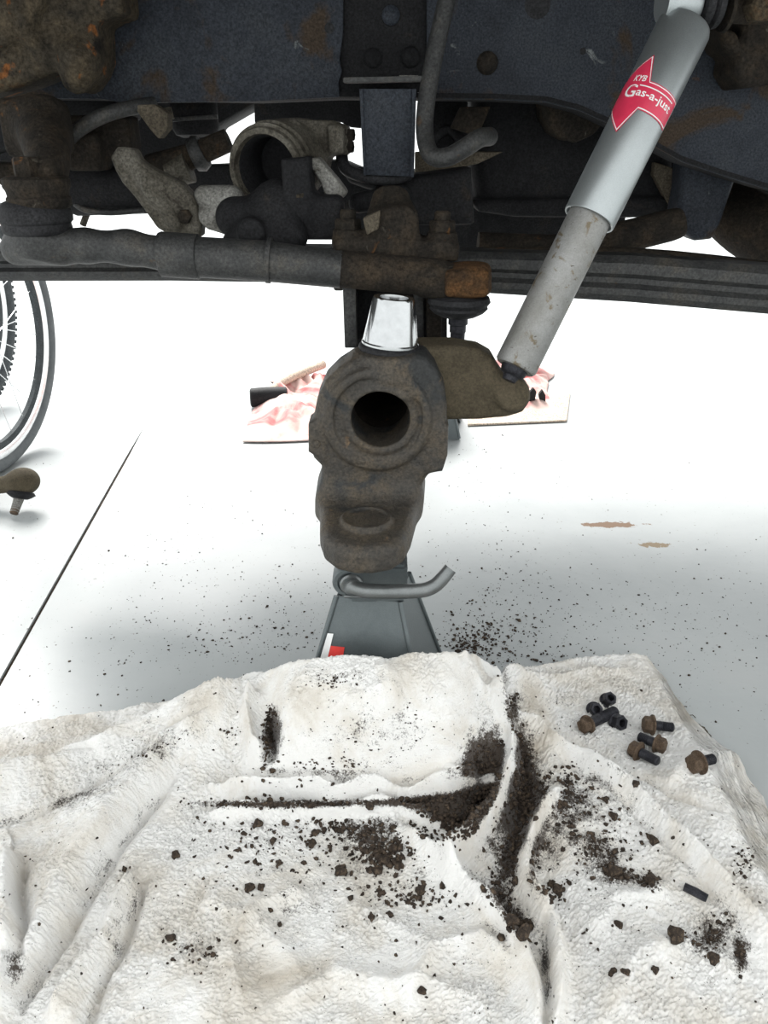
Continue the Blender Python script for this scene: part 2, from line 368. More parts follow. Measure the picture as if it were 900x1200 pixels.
def nets(name, g, d, mt, parent=None):
    d = d.astype(float)
    d[0], d[-1], d[:, 0], d[:, -1], d[:, :, 0], d[:, :, -1] = [np.maximum(x, g.res * 0.3) for x in (d[0], d[-1], d[:, 0], d[:, -1], d[:, :, 0], d[:, :, -1])]
    s = d < 0; nx, ny, nz = d.shape
    cs = [s[c[0]:nx - 1 + c[0], c[1]:ny - 1 + c[1], c[2]:nz - 1 + c[2]] for c in CORN]
    cnt = sum(c.astype(np.int8) for c in cs)
    mixed = (cnt > 0) & (cnt < 8)
    idx = np.argwhere(mixed)
    vid = np.full(mixed.shape, -1, np.int64); vid[mixed] = np.arange(len(idx))
    val = np.stack([d[idx[:, 0] + c[0], idx[:, 1] + c[1], idx[:, 2] + c[2]] for c in CORN], 1)
    acc = np.zeros((len(idx), 3)); n = np.zeros(len(idx))
    C = np.array(CORN, float)
    for a, b in EDG:
        va, vb = val[:, a], val[:, b]; cr = (va < 0) != (vb < 0)
        t = np.where(cr, va / np.where(cr, va - vb, 1), 0)
        acc += np.where(cr[:, None], C[a] + (C[b] - C[a]) * t[:, None], 0); n += cr
    verts = g.lo + (idx + acc / n[:, None]) * g.res
    faces = []
    for ax in range(3):
        sl0 = [slice(None)] * 3; sl1 = [slice(None)] * 3
        sl0[ax] = slice(0, -1); sl1[ax] = slice(1, None)
        a, b = s[tuple(sl0)], s[tuple(sl1)]
        e = np.argwhere(a != b); flip = a[tuple(e.T)]
        o1, o2 = [(1, 2), (2, 0), (0, 1)][ax]
        ok = (e[:, o1] > 0) & (e[:, o2] > 0) & (e[:, o1] < s.shape[o1] - 1) & (e[:, o2] < s.shape[o2] - 1)
        e, flip = e[ok], flip[ok]
        def cell(d1, d2):
            q = e.copy(); q[:, o1] -= d1; q[:, o2] -= d2; return vid[tuple(q.T)]
        q = np.stack([cell(1, 1), cell(0, 1), cell(0, 0), cell(1, 0)], 1)
        q[~flip] = q[~flip][:, ::-1]; faces.append(q)
    F_ = np.concatenate(faces); F_ = F_[(F_ >= 0).all(1)]
    me = bpy.data.meshes.new(name)
    me.vertices.add(len(verts)); me.vertices.foreach_set('co', verts.astype(np.float32).ravel())
    me.loops.add(F_.size); me.loops.foreach_set('vertex_index', F_.astype(np.int32).ravel())
    me.polygons.add(len(F_)); me.polygons.foreach_set('loop_start', np.arange(0, F_.size, 4, dtype=np.int32))
    me.polygons.foreach_set('use_smooth', np.ones(len(F_), bool))
    me.update(calc_edges=True); me.validate()
    return link(name, me, mt, parent)

# ================================================================== FLOOR
FX, FY0, FY1 = 14.0, -6.0, 30.0
j0, j1 = G(155, 525), G(0, 800)
jd = (j1 - j0) / (j1.y - j0.y)
def jx(y): return j0.x + jd.x * (y - j0.y)
floor = bpy.data.objects.new('floor', None); COL.objects.link(floor); floor['kind'] = 'structure'
floor['label'] = 'pale grey painted concrete garage floor with a sawn joint'
g2 = 0.0035
def slab_floor(name, quad, z0, z1, mt):
    n = len(quad); vs = [(x, y, z1) for x, y in quad] + [(x, y, z0) for x, y in quad]
    fs = [tuple(range(n)), tuple(range(2 * n - 1, n - 1, -1))] + [(i, i + n, (i + 1) % n + n, (i + 1) % n) for i in range(n)]
    bm = bmesh.new(); bv = [bm.verts.new(v) for v in vs]
    for f in fs: bm.faces.new([bv[i] for i in f])
    return link(name, bm_mesh(name, bm), mt, floor)
ja, jb, gf = 1.95, 2.20, 0.0002  # gap closes toward the far side, imitating glare that hides the joint
lj = [(jx(FY0) - g2, FY0), (jx(ja) - g2, ja), (jx(jb) - gf, jb), (jx(FY1) - gf, FY1)]
rj = [(jx(FY0) + g2, FY0), (jx(ja) + g2, ja), (jx(jb) + gf, jb), (jx(FY1) + gf, FY1)]
slab_floor('concrete_slab', [(-FX, FY0)] + lj + [(-FX, FY1)], -0.10, 0, 'floor')
slab_floor('concrete_slab', [(FX, FY0), (FX, FY1)] + rj[::-1], -0.10, 0, 'floor')
slab_floor('joint_filler', [lj[0], rj[0], rj[1], rj[2], lj[2], lj[1]], -0.10, -0.005, 'dirt')

# ================================================================== TRUCK
# -- body shell above the running gear (above the frame of the picture; it shades the frame)
t = thing('truck_body', 'dark underside of the truck body above the frame rail', 'truck body', (0, 1.7, 1.0))
def boxm(name, lo, hi, mt, parent, bevel=0.01):
    bm = bmesh.new(); bmesh.ops.create_cube(bm, size=1)
    for v in bm.verts: v.co = Vector([lo[i] + (v.co[i] + 0.5) * (hi[i] - lo[i]) for i in range(3)])
    if bevel: bmesh.ops.bevel(bm, geom=bm.edges[:], offset=bevel, segments=2, affect='EDGES')
    return link(name, bm_mesh(name, bm, 35), mt, parent)
boxm('floor_pan', (-0.95, 1.2, 1.02), (2.2, 2.35, 1.10), 'body', t)
boxm('inner_fender', (-0.95, 0.66, 1.12), (2.2, 1.25, 1.16), 'body', t)
boxm('fender_wall', (-0.95, 1.20, 1.05), (2.2, 1.24, 1.14), 'body', t)

# -- frame rail
YF = 1.26
fr = thing('frame_rail', 'chipped blue-black steel truck frame rail spanning the top', 'frame rail', (0, YF + 0.03, 0.8))
slab('rail_web', [(60, -60), (403, -60), (402, 40), (398, 70), (401, 84), (397, 96), (398, 114), (300, 119), (150, 121), (118, 116), (-380, 112), (-380, -60)], YF, 0.006, 'frame', fr, 0.0015)
slab('rail_web', [(500, -60), (1350, -60), (1350, 290), (960, 236), (900, 222), (850, 207), (800, 190), (760, 168), (720, 148), (680, 130), (640, 120), (580, 117), (500, 116)], YF + 0.004, 0.006, 'frame', fr, 0.0015)
slab('reinforcement_plate', [(396, -60), (520, -60), (512, 60), (506, 108), (396, 110)], YF + 0.010, 0.006, 'frame_dark', fr, 0.001)
# bottom flange, running inboard
pf = [(-380, 112), (118, 116), (300, 119), (398, 115), (500, 116), (580, 117), (640, 120), (680, 130), (720, 148), (760, 168), (800, 190), (850, 207), (900, 222), (960, 236), (1350, 290)]
bm = bmesh.new(); rows = []
for u, v in pf:
    p = P(u, v, YF); rows.append([bm.verts.new(p + Vector((0, dy, dz))) for dy, dz in ((0.004, 0.008), (0.002, 0.002), (0.009, 0.0), (0.07, 0.0), (0.07, 0.006), (0.01, 0.007))])
for a, b_ in zip(rows, rows[1:]):
    for k in range(6): bm.faces.new((a[k], a[(k + 1) % 6], b_[(k + 1) % 6], b_[k]))
bm.faces.new(rows[0]); bm.faces.new(rows[-1][::-1])
link('bottom_flange', bm_mesh('bottom_flange', bm, 50), 'frame_dark', fr)
def rivet(u, v, r, mt, parent, Y=YF, h=0.6):
    p = P(u, v, Y); rr = r * MPP(u, v, Y)
    return lathe('rivet', p + Vector((0, 0.004, 0)), (0, -1, 0), [(0, rr), (0.004 + rr * h * .35, rr * 0.95), (0.004 + rr * h * .75, rr * 0.7), (0.004 + rr * h, rr * 0.05)], mt, parent, 16)
rivet(458, 18, 11, 'frame', fr, YF + 0.010); rivet(437, 68, 11, 'frame_dark', fr, YF + 0.010); rivet(481, 67, 12, 'frame_dark', fr, YF + 0.010)
rivet(571, 74, 13, 'rust_dark', fr, YF + 0.004); rivet(386, 33, 6, 'rubber', fr, YF, 0.2); rivet(683, 60, 4, 'rubber', fr, YF + 0.004, 0.2)
rivet(630, 5, 16, 'rubber', fr, YF + 0.004, 0.1)
slab('rust_scab', [(468, 88), (490, 88), (488, 96), (466, 96)], YF + 0.006, 0.006, 'alu_light', fr, 0.0005)

# -- bump stop bracket under the rail
t = thing('hanger_bracket', 'folded dark steel bracket hanging under the frame rail', 'bracket', P(450, 100, 1.2))
solid('top_plate', [P(402, 97, 1.17), P(497, 95, 1.17), P(497, 95, 1.17) + Vector((0, .10, 0.004)), P(402, 97, 1.17) + Vector((0, .10, 0.004))], (0, 0, 0.006), 'steel', t, 0.001)
slab('face_plate', [(421, 104), (487, 104), (484, 207), (426, 205)], 1.175, 0.004, 'frame', t, 0.001)
slab('side_flange', [(483, 104), (488, 104), (485, 208), (481, 207)], 1.170, 0.07, 'frame', t, 0.0008)
slab('side_flange', [(421, 104), (425, 104), (429, 206), (426, 205)], 1.172, 0.06, 'frame', t, 0.0008)

# -- bent tube
t = tube('bent_tube', [P(530, -30, 1.2), P(519, 20, 1.19), P(508, 70, 1.18), P(499, 125, 1.165), P(498, 160, 1.15), P(506, 182, 1.13), P(524, 184, 1.12), P(545, 173, 1.12), P(562, 162, 1.13), P(574, 160, 1.16)], 0.0115, 'steel', None, 18, 6)
tag(t, 'bent grey steel tube hooking down in front of the frame rail', 'tube')

# -- stuff behind the rail, centre right: tank, cup, crossmember
g = Grid((P(535, 260, 1.42).x, 1.38, 0.55), (P(800, 200, 1.5).x + .03, 1.80, 1.02), 0.006)
YT = 1.45
d = d_pix(g, [(552, 60), (785, 60), (786, 200), (776, 236), (752, 247), (600, 247), (566, 240), (556, 225), (550, 190)], YT, YT - 0.03, YT + 0.28, 0.028)
d = smin(d, d_pix(g, [(548, 232), (784, 228), (780, 250), (730, 253), (600, 252), (558, 246)], YT, YT - 0.045, YT + 0.2, 0.008), 0.006)
tank = tag(nets('skid_plate', g, d, 'frame_dark'), 'black rounded skid plate box hanging behind the shock absorber', 'skid plate')
g = Grid((P(620, 150, 1.32).x, 1.28, 0.70), (P(720, 150, 1.4).x, 1.43, 0.92), 0.004)
d = d_pix(g, [(634, 90), (712, 90), (710, 132), (700, 152), (680, 164), (664, 165), (646, 155), (636, 135)], 1.345, 1.342, 1.41, 0.012)
d = smin(d, d_pix(g, [(634, 120), (712, 120), (708, 142), (694, 158), (672, 168), (652, 160), (638, 142)], 1.345, 1.335, 1.348, 0.003), 0.004)
tag(nets('rubber_mount', g, d, 'rust_dark'), 'rounded brown mount cup bulging below the frame rail by the shock', 'mount')
t = thing('cross_member', 'dark crossmember with hollow brace behind the bent tube', 'crossmember', P(540, 200, 1.4))
slab('web', [(500, 118), (548, 118), (548, 250), (498, 262), (497, 200), (507, 196)], 1.40, 0.03, 'frame_dark', t)
slab('brace', [(487, 178), (590, 178), (560, 192), (487, 207)], 1.36, 0.04, 'tan', t)
tube('hose', [P(500, 170, 1.4), P(525, 152, 1.4), P(543, 170, 1.38), P(546, 190, 1.38)], 0.008, 'rubber', t, 10, 5)
slab('gusset', [(540, 125), (575, 125), (560, 160), (528, 150)], 1.34, 0.02, 'rust_dark', t)

# right: exhaust pipe, strut, plate
t = tube('exhaust_pipe', [P(1010, 330, 1.30), P(940, 292, 1.34), P(880, 262, 1.42), P(835, 222, 1.52), P(790, 165, 1.62)], [0.056, 0.056, 0.054, 0.050, 0.05], 'rust_dark', None, 28, 6)
tag(t, 'brown rusty exhaust pipe dropping to the right of the skid plate', 'exhaust pipe')
g = Grid((P(770, 260, 1.36).x, 1.32, 0.58), (P(880, 200, 1.42).x + .02, 1.44, 0.90), 0.004)
d = d_pix(g, [(800, 150), (872, 170), (858, 215), (842, 262), (832, 280), (812, 282), (796, 270), (790, 250), (796, 220)], 1.36, 1.345, 1.41, 0.014)
tag(nets('body_mount_strut', g, d, 'frame'), 'blue-black tapered strut hanging below the frame rail bend', 'strut')
t = slab('gusset_plate', [(768, 190), (812, 205), (800, 238), (790, 262), (784, 240), (766, 205)], 1.40, 0.02, 'tan')
tag(t, 'tan dusty gusset plate between shock absorber and strut', 'gusset')
t = tube('torsion_tube', [P(560, 286, 1.30), P(660, 290, 1.30), P(720, 280, 1.30), P(785, 264, 1.30), P(800, 260, 1.30)], [0.018, 0.02, 0.024, 0.024, 0.02], 'rust_dark', None, 18, 5)
tag(t, 'dull brown tube running behind the lower shock body', 'tube')

# -- long beam across the picture
g0 = [P(-60, 330, 1.16), P(300, 330, 1.16), P(580, 342, 1.15), P(960, 372, 1.12)]
t = thing('track_bar', 'long dark ribbed steel bar crossing behind the drag link', 'bar', P(300, 320, 1.16))
bm = bmesh.new(); rows = []
for (u, vt, vb, Y) in [(-420, 290, 330, 1.16), (200, 290, 329, 1.16), (400, 292, 332, 1.16), (580, 296, 344, 1.15), (740, 300, 354, 1.14), (960, 318, 373, 1.12), (1350, 352, 407, 1.10)]:
    a = P(u, vt, Y); b_ = P(u, vb, Y); h = a.z - b_.z
    prof = [(0.0, 0.0), (-0.008, 0.16), (-0.008, 0.30), (0.0, 0.40), (0.0, 0.52), (-0.006, 0.62), (-0.006, 0.85), (0.004, 1.0), (0.06, 1.0), (0.06, 0.0)]
    rows.append([bm.verts.new(Vector((b_.x, b_.y + dy, b_.z + h * k))) for dy, k in prof])
n = len(rows[0])
for a, b_ in zip(rows, rows[1:]):
    for k in range(n): bm.faces.new((a[k], a[(k + 1) % n], b_[(k + 1) % n], b_[k]))
bm.faces.new(rows[0]); bm.faces.new(rows[-1][::-1])
link('bar_section', bm_mesh('bar_section', bm, 25), 'steel', t)
tube('upper_leaf', [P(560, 300, 1.20), P(740, 300, 1.19), P(960, 322, 1.18), P(1350, 360, 1.17)], 0.012, 'rust_dark', t, 10, 4)
slab('clip', [(386, 328), (402, 328), (402, 341), (392, 341)], 1.10, 0.04, 'steel', t)

# -- drag link in front
YD = 1.03
dl = thing('drag_link', 'dark steel drag link with clamp sleeve and rubber booted ball ends', 'drag link', P(300, 310, YD))
g = Grid((P(-30, 300, YD).x, YD - 0.05, P(0, 345, YD).z - 0.02), (P(215, 280, YD).x, YD + 0.05, P(0, 250, YD).z + .02), 0.003)
d = d_cap(g, P(20, 293, YD), P(100, 288, YD), 0.018, 0.019)
d = smin(d, d_cap(g, P(100, 288, YD), P(150, 290, YD), 0.0195, 0.0185), 0.01)
d = smin(d, d_cap(g, P(150, 290, YD), P(205, 300, YD), 0.018, 0.022), 0.015)
d = smin(d, d_cyl(g, P(47, 300, YD), P(47, 270, YD), 0.034, 0.037, 0.006), 0.02)
nets('left_end', g, d, 'steel', dl)
tube('sleeve', [P(188, 298, YD), P(190, 298, YD), P(232, 301, YD), P(233, 301, YD)], [0.0255, 0.027, 0.027, 0.0255], 'steel', dl, 24)
tube('rod', [P(225, 301, YD), P(310, 306, YD), P(400, 316, YD)], [0.0245, 0.0245, 0.0225], 'steel', dl, 24)
tube('clamp', [P(313, 305, YD), P(318, 305.5, YD)], 0.0275, 'steel', dl, 24)
g = Grid((P(370, 300, YD).x, YD - 0.06, P(0, 360, YD).z - .02), (P(600, 280, YD).x, YD + 0.06, P(0, 290, YD).z + .02), 0.003)
d = d_cap(g, P(380, 314, YD), P(510, 325, YD), 0.022, 0.023)
d = smin(d, d_cyl(g, P(541, 346, YD), P(541, 312, YD), 0.031, 0.029, 0.006), 0.012)
d = smin(d, d_box(g, P(520, 330, YD), (0.03, 0.022, 0.017), 0.008), 0.01)
nets('right_end', g, d, 'rust_dark', dl)
g = Grid((P(510, 300, YD).x, YD - 0.045, P(0, 352, YD).z - .01), (P(590, 280, YD).x, YD + 0.03, P(0, 300, YD).z + .01), 0.0025)
d = d_cyl(g, P(548, 345, YD), P(548, 309, YD), 0.0305, 0.0285, 0.007)
d = smin(d, d_box(g, P(545, 328, YD), (0.027, 0.034, 0.016), 0.006), 0.006)
nets('scaly_cap', g, d, 'rust_bright', dl)
zt = P(538, 346, YD)
lathe('boot', zt, (0, 0, -1), [(-0.002, 0.028), (0.002, 0.038), (0.008, 0.040), (0.013, 0.036), (0.016, 0.037), (0.021, 0.032), (0.026, 0.022), (0.028, 0.013)], 'rubber', dl, 32)
lathe('stud', zt + Vector((0, 0, -0.026)), (0, 0, -1), [(0, 0.0125), (0.010, 0.0125), (0.011, 0.0105), (0.020, 0.0105), (0.021, 0.0095), (0.050, 0.009)], 'bolt_black', dl, 20)
pb = P(47, 286, YD)
lathe('boot', pb + Vector((0, 0, 0.012)), (0, 0, 1), [(-0.004, 0.030), (0.002, 0.039), (0.006, 0.041), (0.012, 0.040), (0.015, 0.043), (0.022, 0.0435), (0.030, 0.041), (0.036, 0.035), (0.040, 0.026)], 'rubber', dl, 32)

# -- pitman arm above the left boot
pz = P(47, 240, YD)
pm = thing('pitman_arm', 'dark rusty pitman arm with nut above the black rubber boot', 'steering arm', pz)
lathe('arm_boss', pz + Vector((0, 0, -0.004)), (0, 0, 1), [(0, 0.034), (0.004, 0.037), (0.012, 0.037), (0.014, 0.035), (0.020, 0.036), (0.024, 0.0385), (0.033, 0.0385), (0.036, 0.033)], 'rust_dark', pm, 32)
hexhead('nut', pz + Vector((-0.006, -0.004, 0.031)), (0, 0, 1), 0.017, 0.022, 'rust_dark', pm)
g = Grid((P(-30, 200, 1.05).x, 1.0, P(0, 225, 1.05).z), (P(110, 120, 1.2).x, 1.25, P(0, 105, 1.2).z + 0.02), 0.004)
d = d_cap(g, P(60, 205, YD + .01), P(50, 150, 1.15), 0.022, 0.034)
d = smin(d, d_box(g, P(30, 150, 1.17), (0.055, 0.03, 0.035), 0.015), 0.02)
nets('arm', g, d, 'rust_dark', pm)
rivet(46, 146, 15, 'rust_bright', pm, 1.125, 0.5)

# -- rusty steering box / spring tower, upper left
g = Grid((P(-50, 100, 1.14).x, 1.10, 0.74), (P(170, 60, 1.24).x, 1.27, 0.98), 0.004)
d = d_pix(g, [(-60, -60), (160, -60), (158, 12), (130, 20), (116, 28), (118, 70), (112, 88), (100, 104), (90, 108), (78, 103), (68, 84), (30, 100), (-60, 126)], 1.16, 1.15, 1.235, 0.012)
d = smin(d, d_pix(g, [(20, -60), (60, -60), (62, 10), (40, 40), (10, 60), (-60, 70), (-60, 10)], 1.16, 1.13, 1.18, 0.012), 0.01)
d = smin(d, d_cap(g, P(10, 10, 1.14), P(50, 62, 1.15), 0.012, 0.009), 0.012)
d = smin(d, d_cap(g, P(92, 70, 1.155), P(90, 92, 1.155), 0.024, 0.016), 0.012)
tag(nets('steering_box', g, d, 'rust'), 'rust-covered cast steering box at the end of the frame rail', 'steering box')

# -- left background pieces
t = tube('curved_brace', [P(78, 165, 1.2), P(95, 150, 1.2), P(120, 136, 1.2), P(150, 127, 1.22), P(180, 122, 1.25)], 0.0095, 'steel', None, 14, 5)
tag(t, 'thin curved steel brace below the rusty steering box', 'brace')
g = Grid((P(70, 200, 1.2).x, 1.17, 0.52), (P(200, 150, 1.45).x, 1.50, 0.78), 0.005)
d = d_box(g, P(104, 178, 1.24), (0.024, 0.03, 0.024), 0.005)
d = smin(d, d_box(g, P(118, 160, 1.27), (0.05, 0.03, 0.03), 0.006), 0.006)
tag(nets('engine_bracket', g, d, 'rust_dark'), 'boxy dark bracket between pitman arm and cast lever', 'bracket')
t = thing('stub_pipe', 'fat dark horizontal pipe with lipped end behind the cast lever', 'pipe', P(130, 225, 1.3))
tube('pipe', [P(78, 222, 1.3), P(88, 225, 1.3), P(180, 222, 1.3)], [0.030, 0.034, 0.034], 'frame_dark', t, 28)
tube('lip', [P(84, 236, 1.275), P(100, 246, 1.272), P(130, 249, 1.272), P(168, 246, 1.275)], 0.0045, 'steel', t, 8, 4)
tube('drain_stub', [P(104, 244, 1.32), P(97, 264, 1.32)], 0.005, 'alu', t, 10)

g = Grid((P(120, 280, 1.12).x, 1.08, P(0, 285, 1.10).z), (P(255, 160, 1.2).x, 1.20, P(0, 160, 1.2).z), 0.003)
d = d_pix(g, [(132, 184), (140, 172), (158, 174), (166, 188), (178, 196), (214, 214), (230, 232), (239, 256), (237, 278), (204, 277), (186, 266), (172, 246), (160, 230), (146, 214), (138, 200)], 1.14, 1.125, 1.165, 0.008)
d = smin(d, d_cyl(g, P(181, 222, 1.118), P(181, 222, 1.14), 0.014, 0.016, 0.003), 0.004)
d = smax(d, -d_cyl(g, P(181, 222, 1.10), P(181, 222, 1.125), 0.007), 0.003)
d = smin(d, d_cap(g, P(150, 185, 1.13), P(206, 262, 1.12), 0.007), 0.012)
lv = thing('cast_lever', 'tan-grey cast lever slanting down to the drag link', 'lever', P(190, 240, 1.14))
nets('lever_body', g, d, 'alu', lv)
hexhead('bolt_head', P(218, 253, 1.128), (0, -1, 0), 0.0095, 0.012, 'rust_dark', lv)

# -- differential housing with the open grooved bore
dh = thing('differential_housing', 'grimy cast differential housing with a grooved open round neck', 'housing', P(320, 220, 1.18))
YR = 1.20
rc = P(312, 200, 1.13)
rax = Vector((-0.30, -0.90, -0.12)).normalized()
sc = MPP(312, 200, 1.13)
R_ = 50 * sc
lathe('dark_bore_liner', rc, rax, [(-0.006, R_ * 0.775), (-0.012, R_ * 0.70), (-0.060, R_ * 0.64), (-0.062, 0.0001)], 'frame_dark', dh, 40, False)  # added near-black liner; the opening's shade is put into its colour
prof = [(-0.07, R_ * 0.98), (-0.030, R_ * 0.98), (-0.028, R_ * 1.03), (-0.022, R_ * 1.03), (-0.020, R_ * 0.97), (-0.014, R_ * 0.97), (-0.012, R_ * 1.01), (-0.006, R_ * 1.01), (-0.004, R_ * 0.94),
        (0.002, R_ * 0.94), (0.004, R_ * 0.92), (0.004, R_ * 0.80), (-0.008, R_ * 0.76), (-0.012, R_ * 0.72), (-0.07, R_ * 0.66), (-0.075, 0.0001)]
lathe('round_neck', rc, rax, prof, 'alu', dh, 56, False, 35)
g = Grid((P(225, 280, 1.12).x, 1.08, P(0, 290, 1.10).z), (P(430, 130, 1.30).x, 1.34, P(0, 125, 1.3).z), 0.0035)
d = d_pix(g, [(300, 141), (345, 140), (392, 141), (408, 148), (409, 182), (384, 182), (366, 176), (350, 168), (310, 160)], 1.20, 1.19, 1.28, 0.006)
d = smin(d, d_cap(g, P(345, 148, 1.175), P(352, 165, 1.18), 0.008), 0.006)
d = smin(d, d_pix(g, [(384, 146), (404, 146), (404, 180), (386, 180)], 1.19, 1.175, 1.21, 0.004), 0.003)
d = smin(d, d_cyl(g, rc - rax * 0.03, rc - rax * 0.12, R_ * 0.92, R_ * 0.85, 0.01), 0.012)
d = smax(d, -d_cyl(g, rc + rax * 0.03, rc - rax * 0.074, R_ * 0.80), 0.002)
nets('housing_body', g, d, 'alu', dh)
for (u, v) in ((405, 158), (404, 172)):
    hexhead('bolt_head', P(u, v, 1.20), (1, -0.25, 0), 0.0085, 0.012, 'rust_dark', dh)
g = Grid((P(315, 270, 1.08).x, 1.04, P(0, 285, 1.06).z), (P(425, 170, 1.2).x, 1.2, P(0, 165, 1.2).z), 0.003)
d = d_pix(g, [(358, 186), (374, 184), (398, 212), (408, 226), (396, 238), (352, 258), (350, 252), (382, 232), (376, 214)], 1.13, 1.12, 1.165, 0.004)
nets('cast_rib', g, d, 'alu_light', dh)
d = d_pix(g, [(330, 186), (364, 183), (366, 214), (362, 256), (340, 262), (326, 250), (332, 220)], 1.10, 1.085, 1.15, 0.006)
d = smin(d, d_box(g, P(372, 255, 1.11), (0.035, 0.025, 0.028), 0.01), 0.02)
nets('dark_block', g, d, 'frame_dark', dh)
slab('rusty_shim', [(347, 228), (356, 226), (355, 248), (345, 250)], 1.081, 0.006, 'rust', dh, 0.001)
g = Grid((P(220, 300, 1.06).x, 1.03, P(0, 305, 1.06).z), (P(380, 200, 1.2).x, 1.2, P(0, 195, 1.2).z), 0.0035)
d = d_ell(g, P(328, 240, 1.12), (0.038, 0.042, 0.032))
d = smin(d, d_cap(g, P(276, 255, 1.11), P(340, 268, 1.09), 0.026, 0.02), 0.02)
d = smin(d, d_cyl(g, P(294, 272, 1.05), P(294, 272, 1.10), 0.017, 0.02, 0.004), 0.006)
d = smin(d, d_cap(g, P(275, 285, 1.08), P(345, 280, 1.08), 0.016), 0.014)
nets('yoke', g, d, 'frame_dark', dh)
g = Grid((P(220, 290, 1.10).x, 1.07, P(0, 290, 1.10).z), (P(300, 220, 1.2).x, 1.2, P(0, 215, 1.2).z), 0.003)
d = d_pix(g, [(233, 245), (262, 240), (276, 252), (278, 270), (270, 276), (244, 268), (234, 258)], 1.13, 1.115, 1.16, 0.010)
d = smin(d, d_cap(g, P(240, 230, 1.14), P(270, 235, 1.13), 0.014, 0.02), 0.01)
nets('pale_lobe', g, d, 'alu_light', dh)

ht = thing('axle_shaft', 'short dark axle shaft with collars left of the grooved neck', 'shaft', P(220, 180, 1.3))
tube('shaft', [P(176, 198, 1.3), P(206, 190, 1.3), P(232, 180, 1.3), P(268, 164, 1.3)], [0.020, 0.020, 0.017, 0.016], 'rust_dark', ht, 20)
tube('collar', [P(226, 183, 1.3), P(233, 180, 1.3), P(239, 177, 1.3)], [0.022, 0.026, 0.022], 'steel', ht, 20)
tube('shaft_end', [P(198, 206, 1.29), P(222, 196, 1.29)], [0.018, 0.022], 'alu', ht, 20)
t = slab('wedge_plate', [(155, 123), (180, 122), (196, 132), (197, 150), (186, 163), (176, 152)], 1.22, 0.03, 'tan')
tag(t, 'tan wedge-shaped plate under the lower edge of the frame rail', 'plate')
t = thing('canister', 'dark rounded canister hanging under the frame rail by the white gap', 'canister', P(225, 140, 1.36))
lathe('can_body', P(226, 118, 1.378), (0.02, 0, -1), [(0, 0.033), (0.004, 0.036), (0.038, 0.036), (0.047, 0.031), (0.051, 0.02)], 'frame_dark', t, 28)
slab('strap', [(197, 138), (254, 134), (255, 139), (197, 143)], 1.338, 0.006, 'steel', t, 0.0008)
tube('pin', [P(196, 126, 1.3), P(200, 140, 1.3)], 0.006, 'alu', t, 10)

eb = thing('engine_backing', 'dark backing slabs for the engine underside behind the steering parts', 'engine', P(200, 120, 1.6))  # dark slabs added to back the gaps and stop light from behind
YE = 1.78
slab('sump_backing', [(-60, 40), (298, 40), (297, 121), (247, 150), (243, 166), (238, 180), (176, 192), (150, 212), (-60, 214)], YE, 0.18, 'frame_dark', eb, 0.006)
slab('bell_housing_backing', [(296, 60), (425, 60), (424, 150), (405, 148), (400, 142), (298, 146)], YE, 0.15, 'frame_dark', eb, 0.006)
slab('gearbox_backing', [(198, 196), (262, 193), (400, 188), (440, 205), (500, 200), (560, 190), (560, 240), (735, 250), (725, 300), (700, 306), (520, 306), (420, 306), (395, 282), (360, 262), (240, 262), (214, 236)], YE, 0.16, 'frame_dark', eb, 0.006)
slab('side_backing', [(-60, 190), (80, 190), (78, 240), (20, 246), (8, 232), (-2, 214), (-60, 214)], 1.40, 0.10, 'rust_dark', eb, 0.006)
slab('upper_backing', [(-60, 60), (150, 60), (150, 140), (90, 150), (60, 160), (-60, 190)], 1.34, 0.08, 'frame_dark', eb, 0.006)

# -- clamp bracket with two bolts
cb = thing('clamp_bracket', 'rusty bearing clamp with two bolts above the drag link', 'clamp', P(460, 290, 1.06))
YC = 1.06
g = Grid((P(370, 310, YC).x, YC - 0.06, P(0, 315, YC).z), (P(560, 230, YC).x, YC + 0.10, P(0, 215, YC).z), 0.0028)
d = d_pix(g, [(391, 280), (410, 276), (500, 280), (530, 278), (537, 288), (535, 304), (470, 306), (395, 300)], YC, YC - 0.025, YC + 0.05, 0.006)
d = smin(d, d_pix(g, [(424, 282), (428, 262), (440, 246), (460, 240), (482, 241), (490, 252), (492, 284)], YC, YC - 0.018, YC + 0.045, 0.009), 0.010)
d = smin(d, d_cyl(g, P(408, 282, YC) + Vector((0, 0, -.01)), P(408, 268, YC), 0.021, 0.019, 0.003), 0.006)
d = smin(d, d_cyl(g, P(518, 286, YC) + Vector((0, 0, -.01)), P(518, 271, YC), 0.021, 0.019, 0.003), 0.006)
d = smin(d, d_cyl(g, P(458, 262, YC + .03), P(458, 225, YC + .05), 0.034, 0.022, 0.004), 0.008)
nets('cap', g, d, 'rust_dark', cb)
for u, v in ((408, 270), (518, 272)):
    p = P(u, v, YC)
    hexhead('nut', p, (0, 0, 1), 0.0165, 0.014, 'rust_dark', cb)
    lathe('bolt_end', p + Vector((0, 0, 0.013)), (0, 0, 1), [(0, 0.010), (0.010, 0.010), (0.012, 0.008)], 'rust_dark', cb, 16)
slab('lit_tab', [(425, 256), (446, 246), (444, 268), (430, 276)], YC - 0.030, 0.012, 'tan', cb, 0.002)  # pale tab stands in for light on the cap's left side
t = thing('linkage_bracket', 'dark bundle of linkage above the clamp under the hanger bracket', 'linkage', P(500, 225, 1.2))
g = Grid((P(400, 260, 1.16).x, 1.12, P(0, 270, 1.15).z), (P(570, 190, 1.3).x, 1.34, P(0, 190, 1.3).z), 0.004)
d = d_pix(g, [(452, 206), (500, 203), (552, 196), (556, 262), (500, 276), (456, 262)], 1.22, 1.21, 1.30, 0.012)
d = smin(d, d_cap(g, P(415, 205, 1.24), P(452, 214, 1.22), 0.012, 0.016), 0.01)
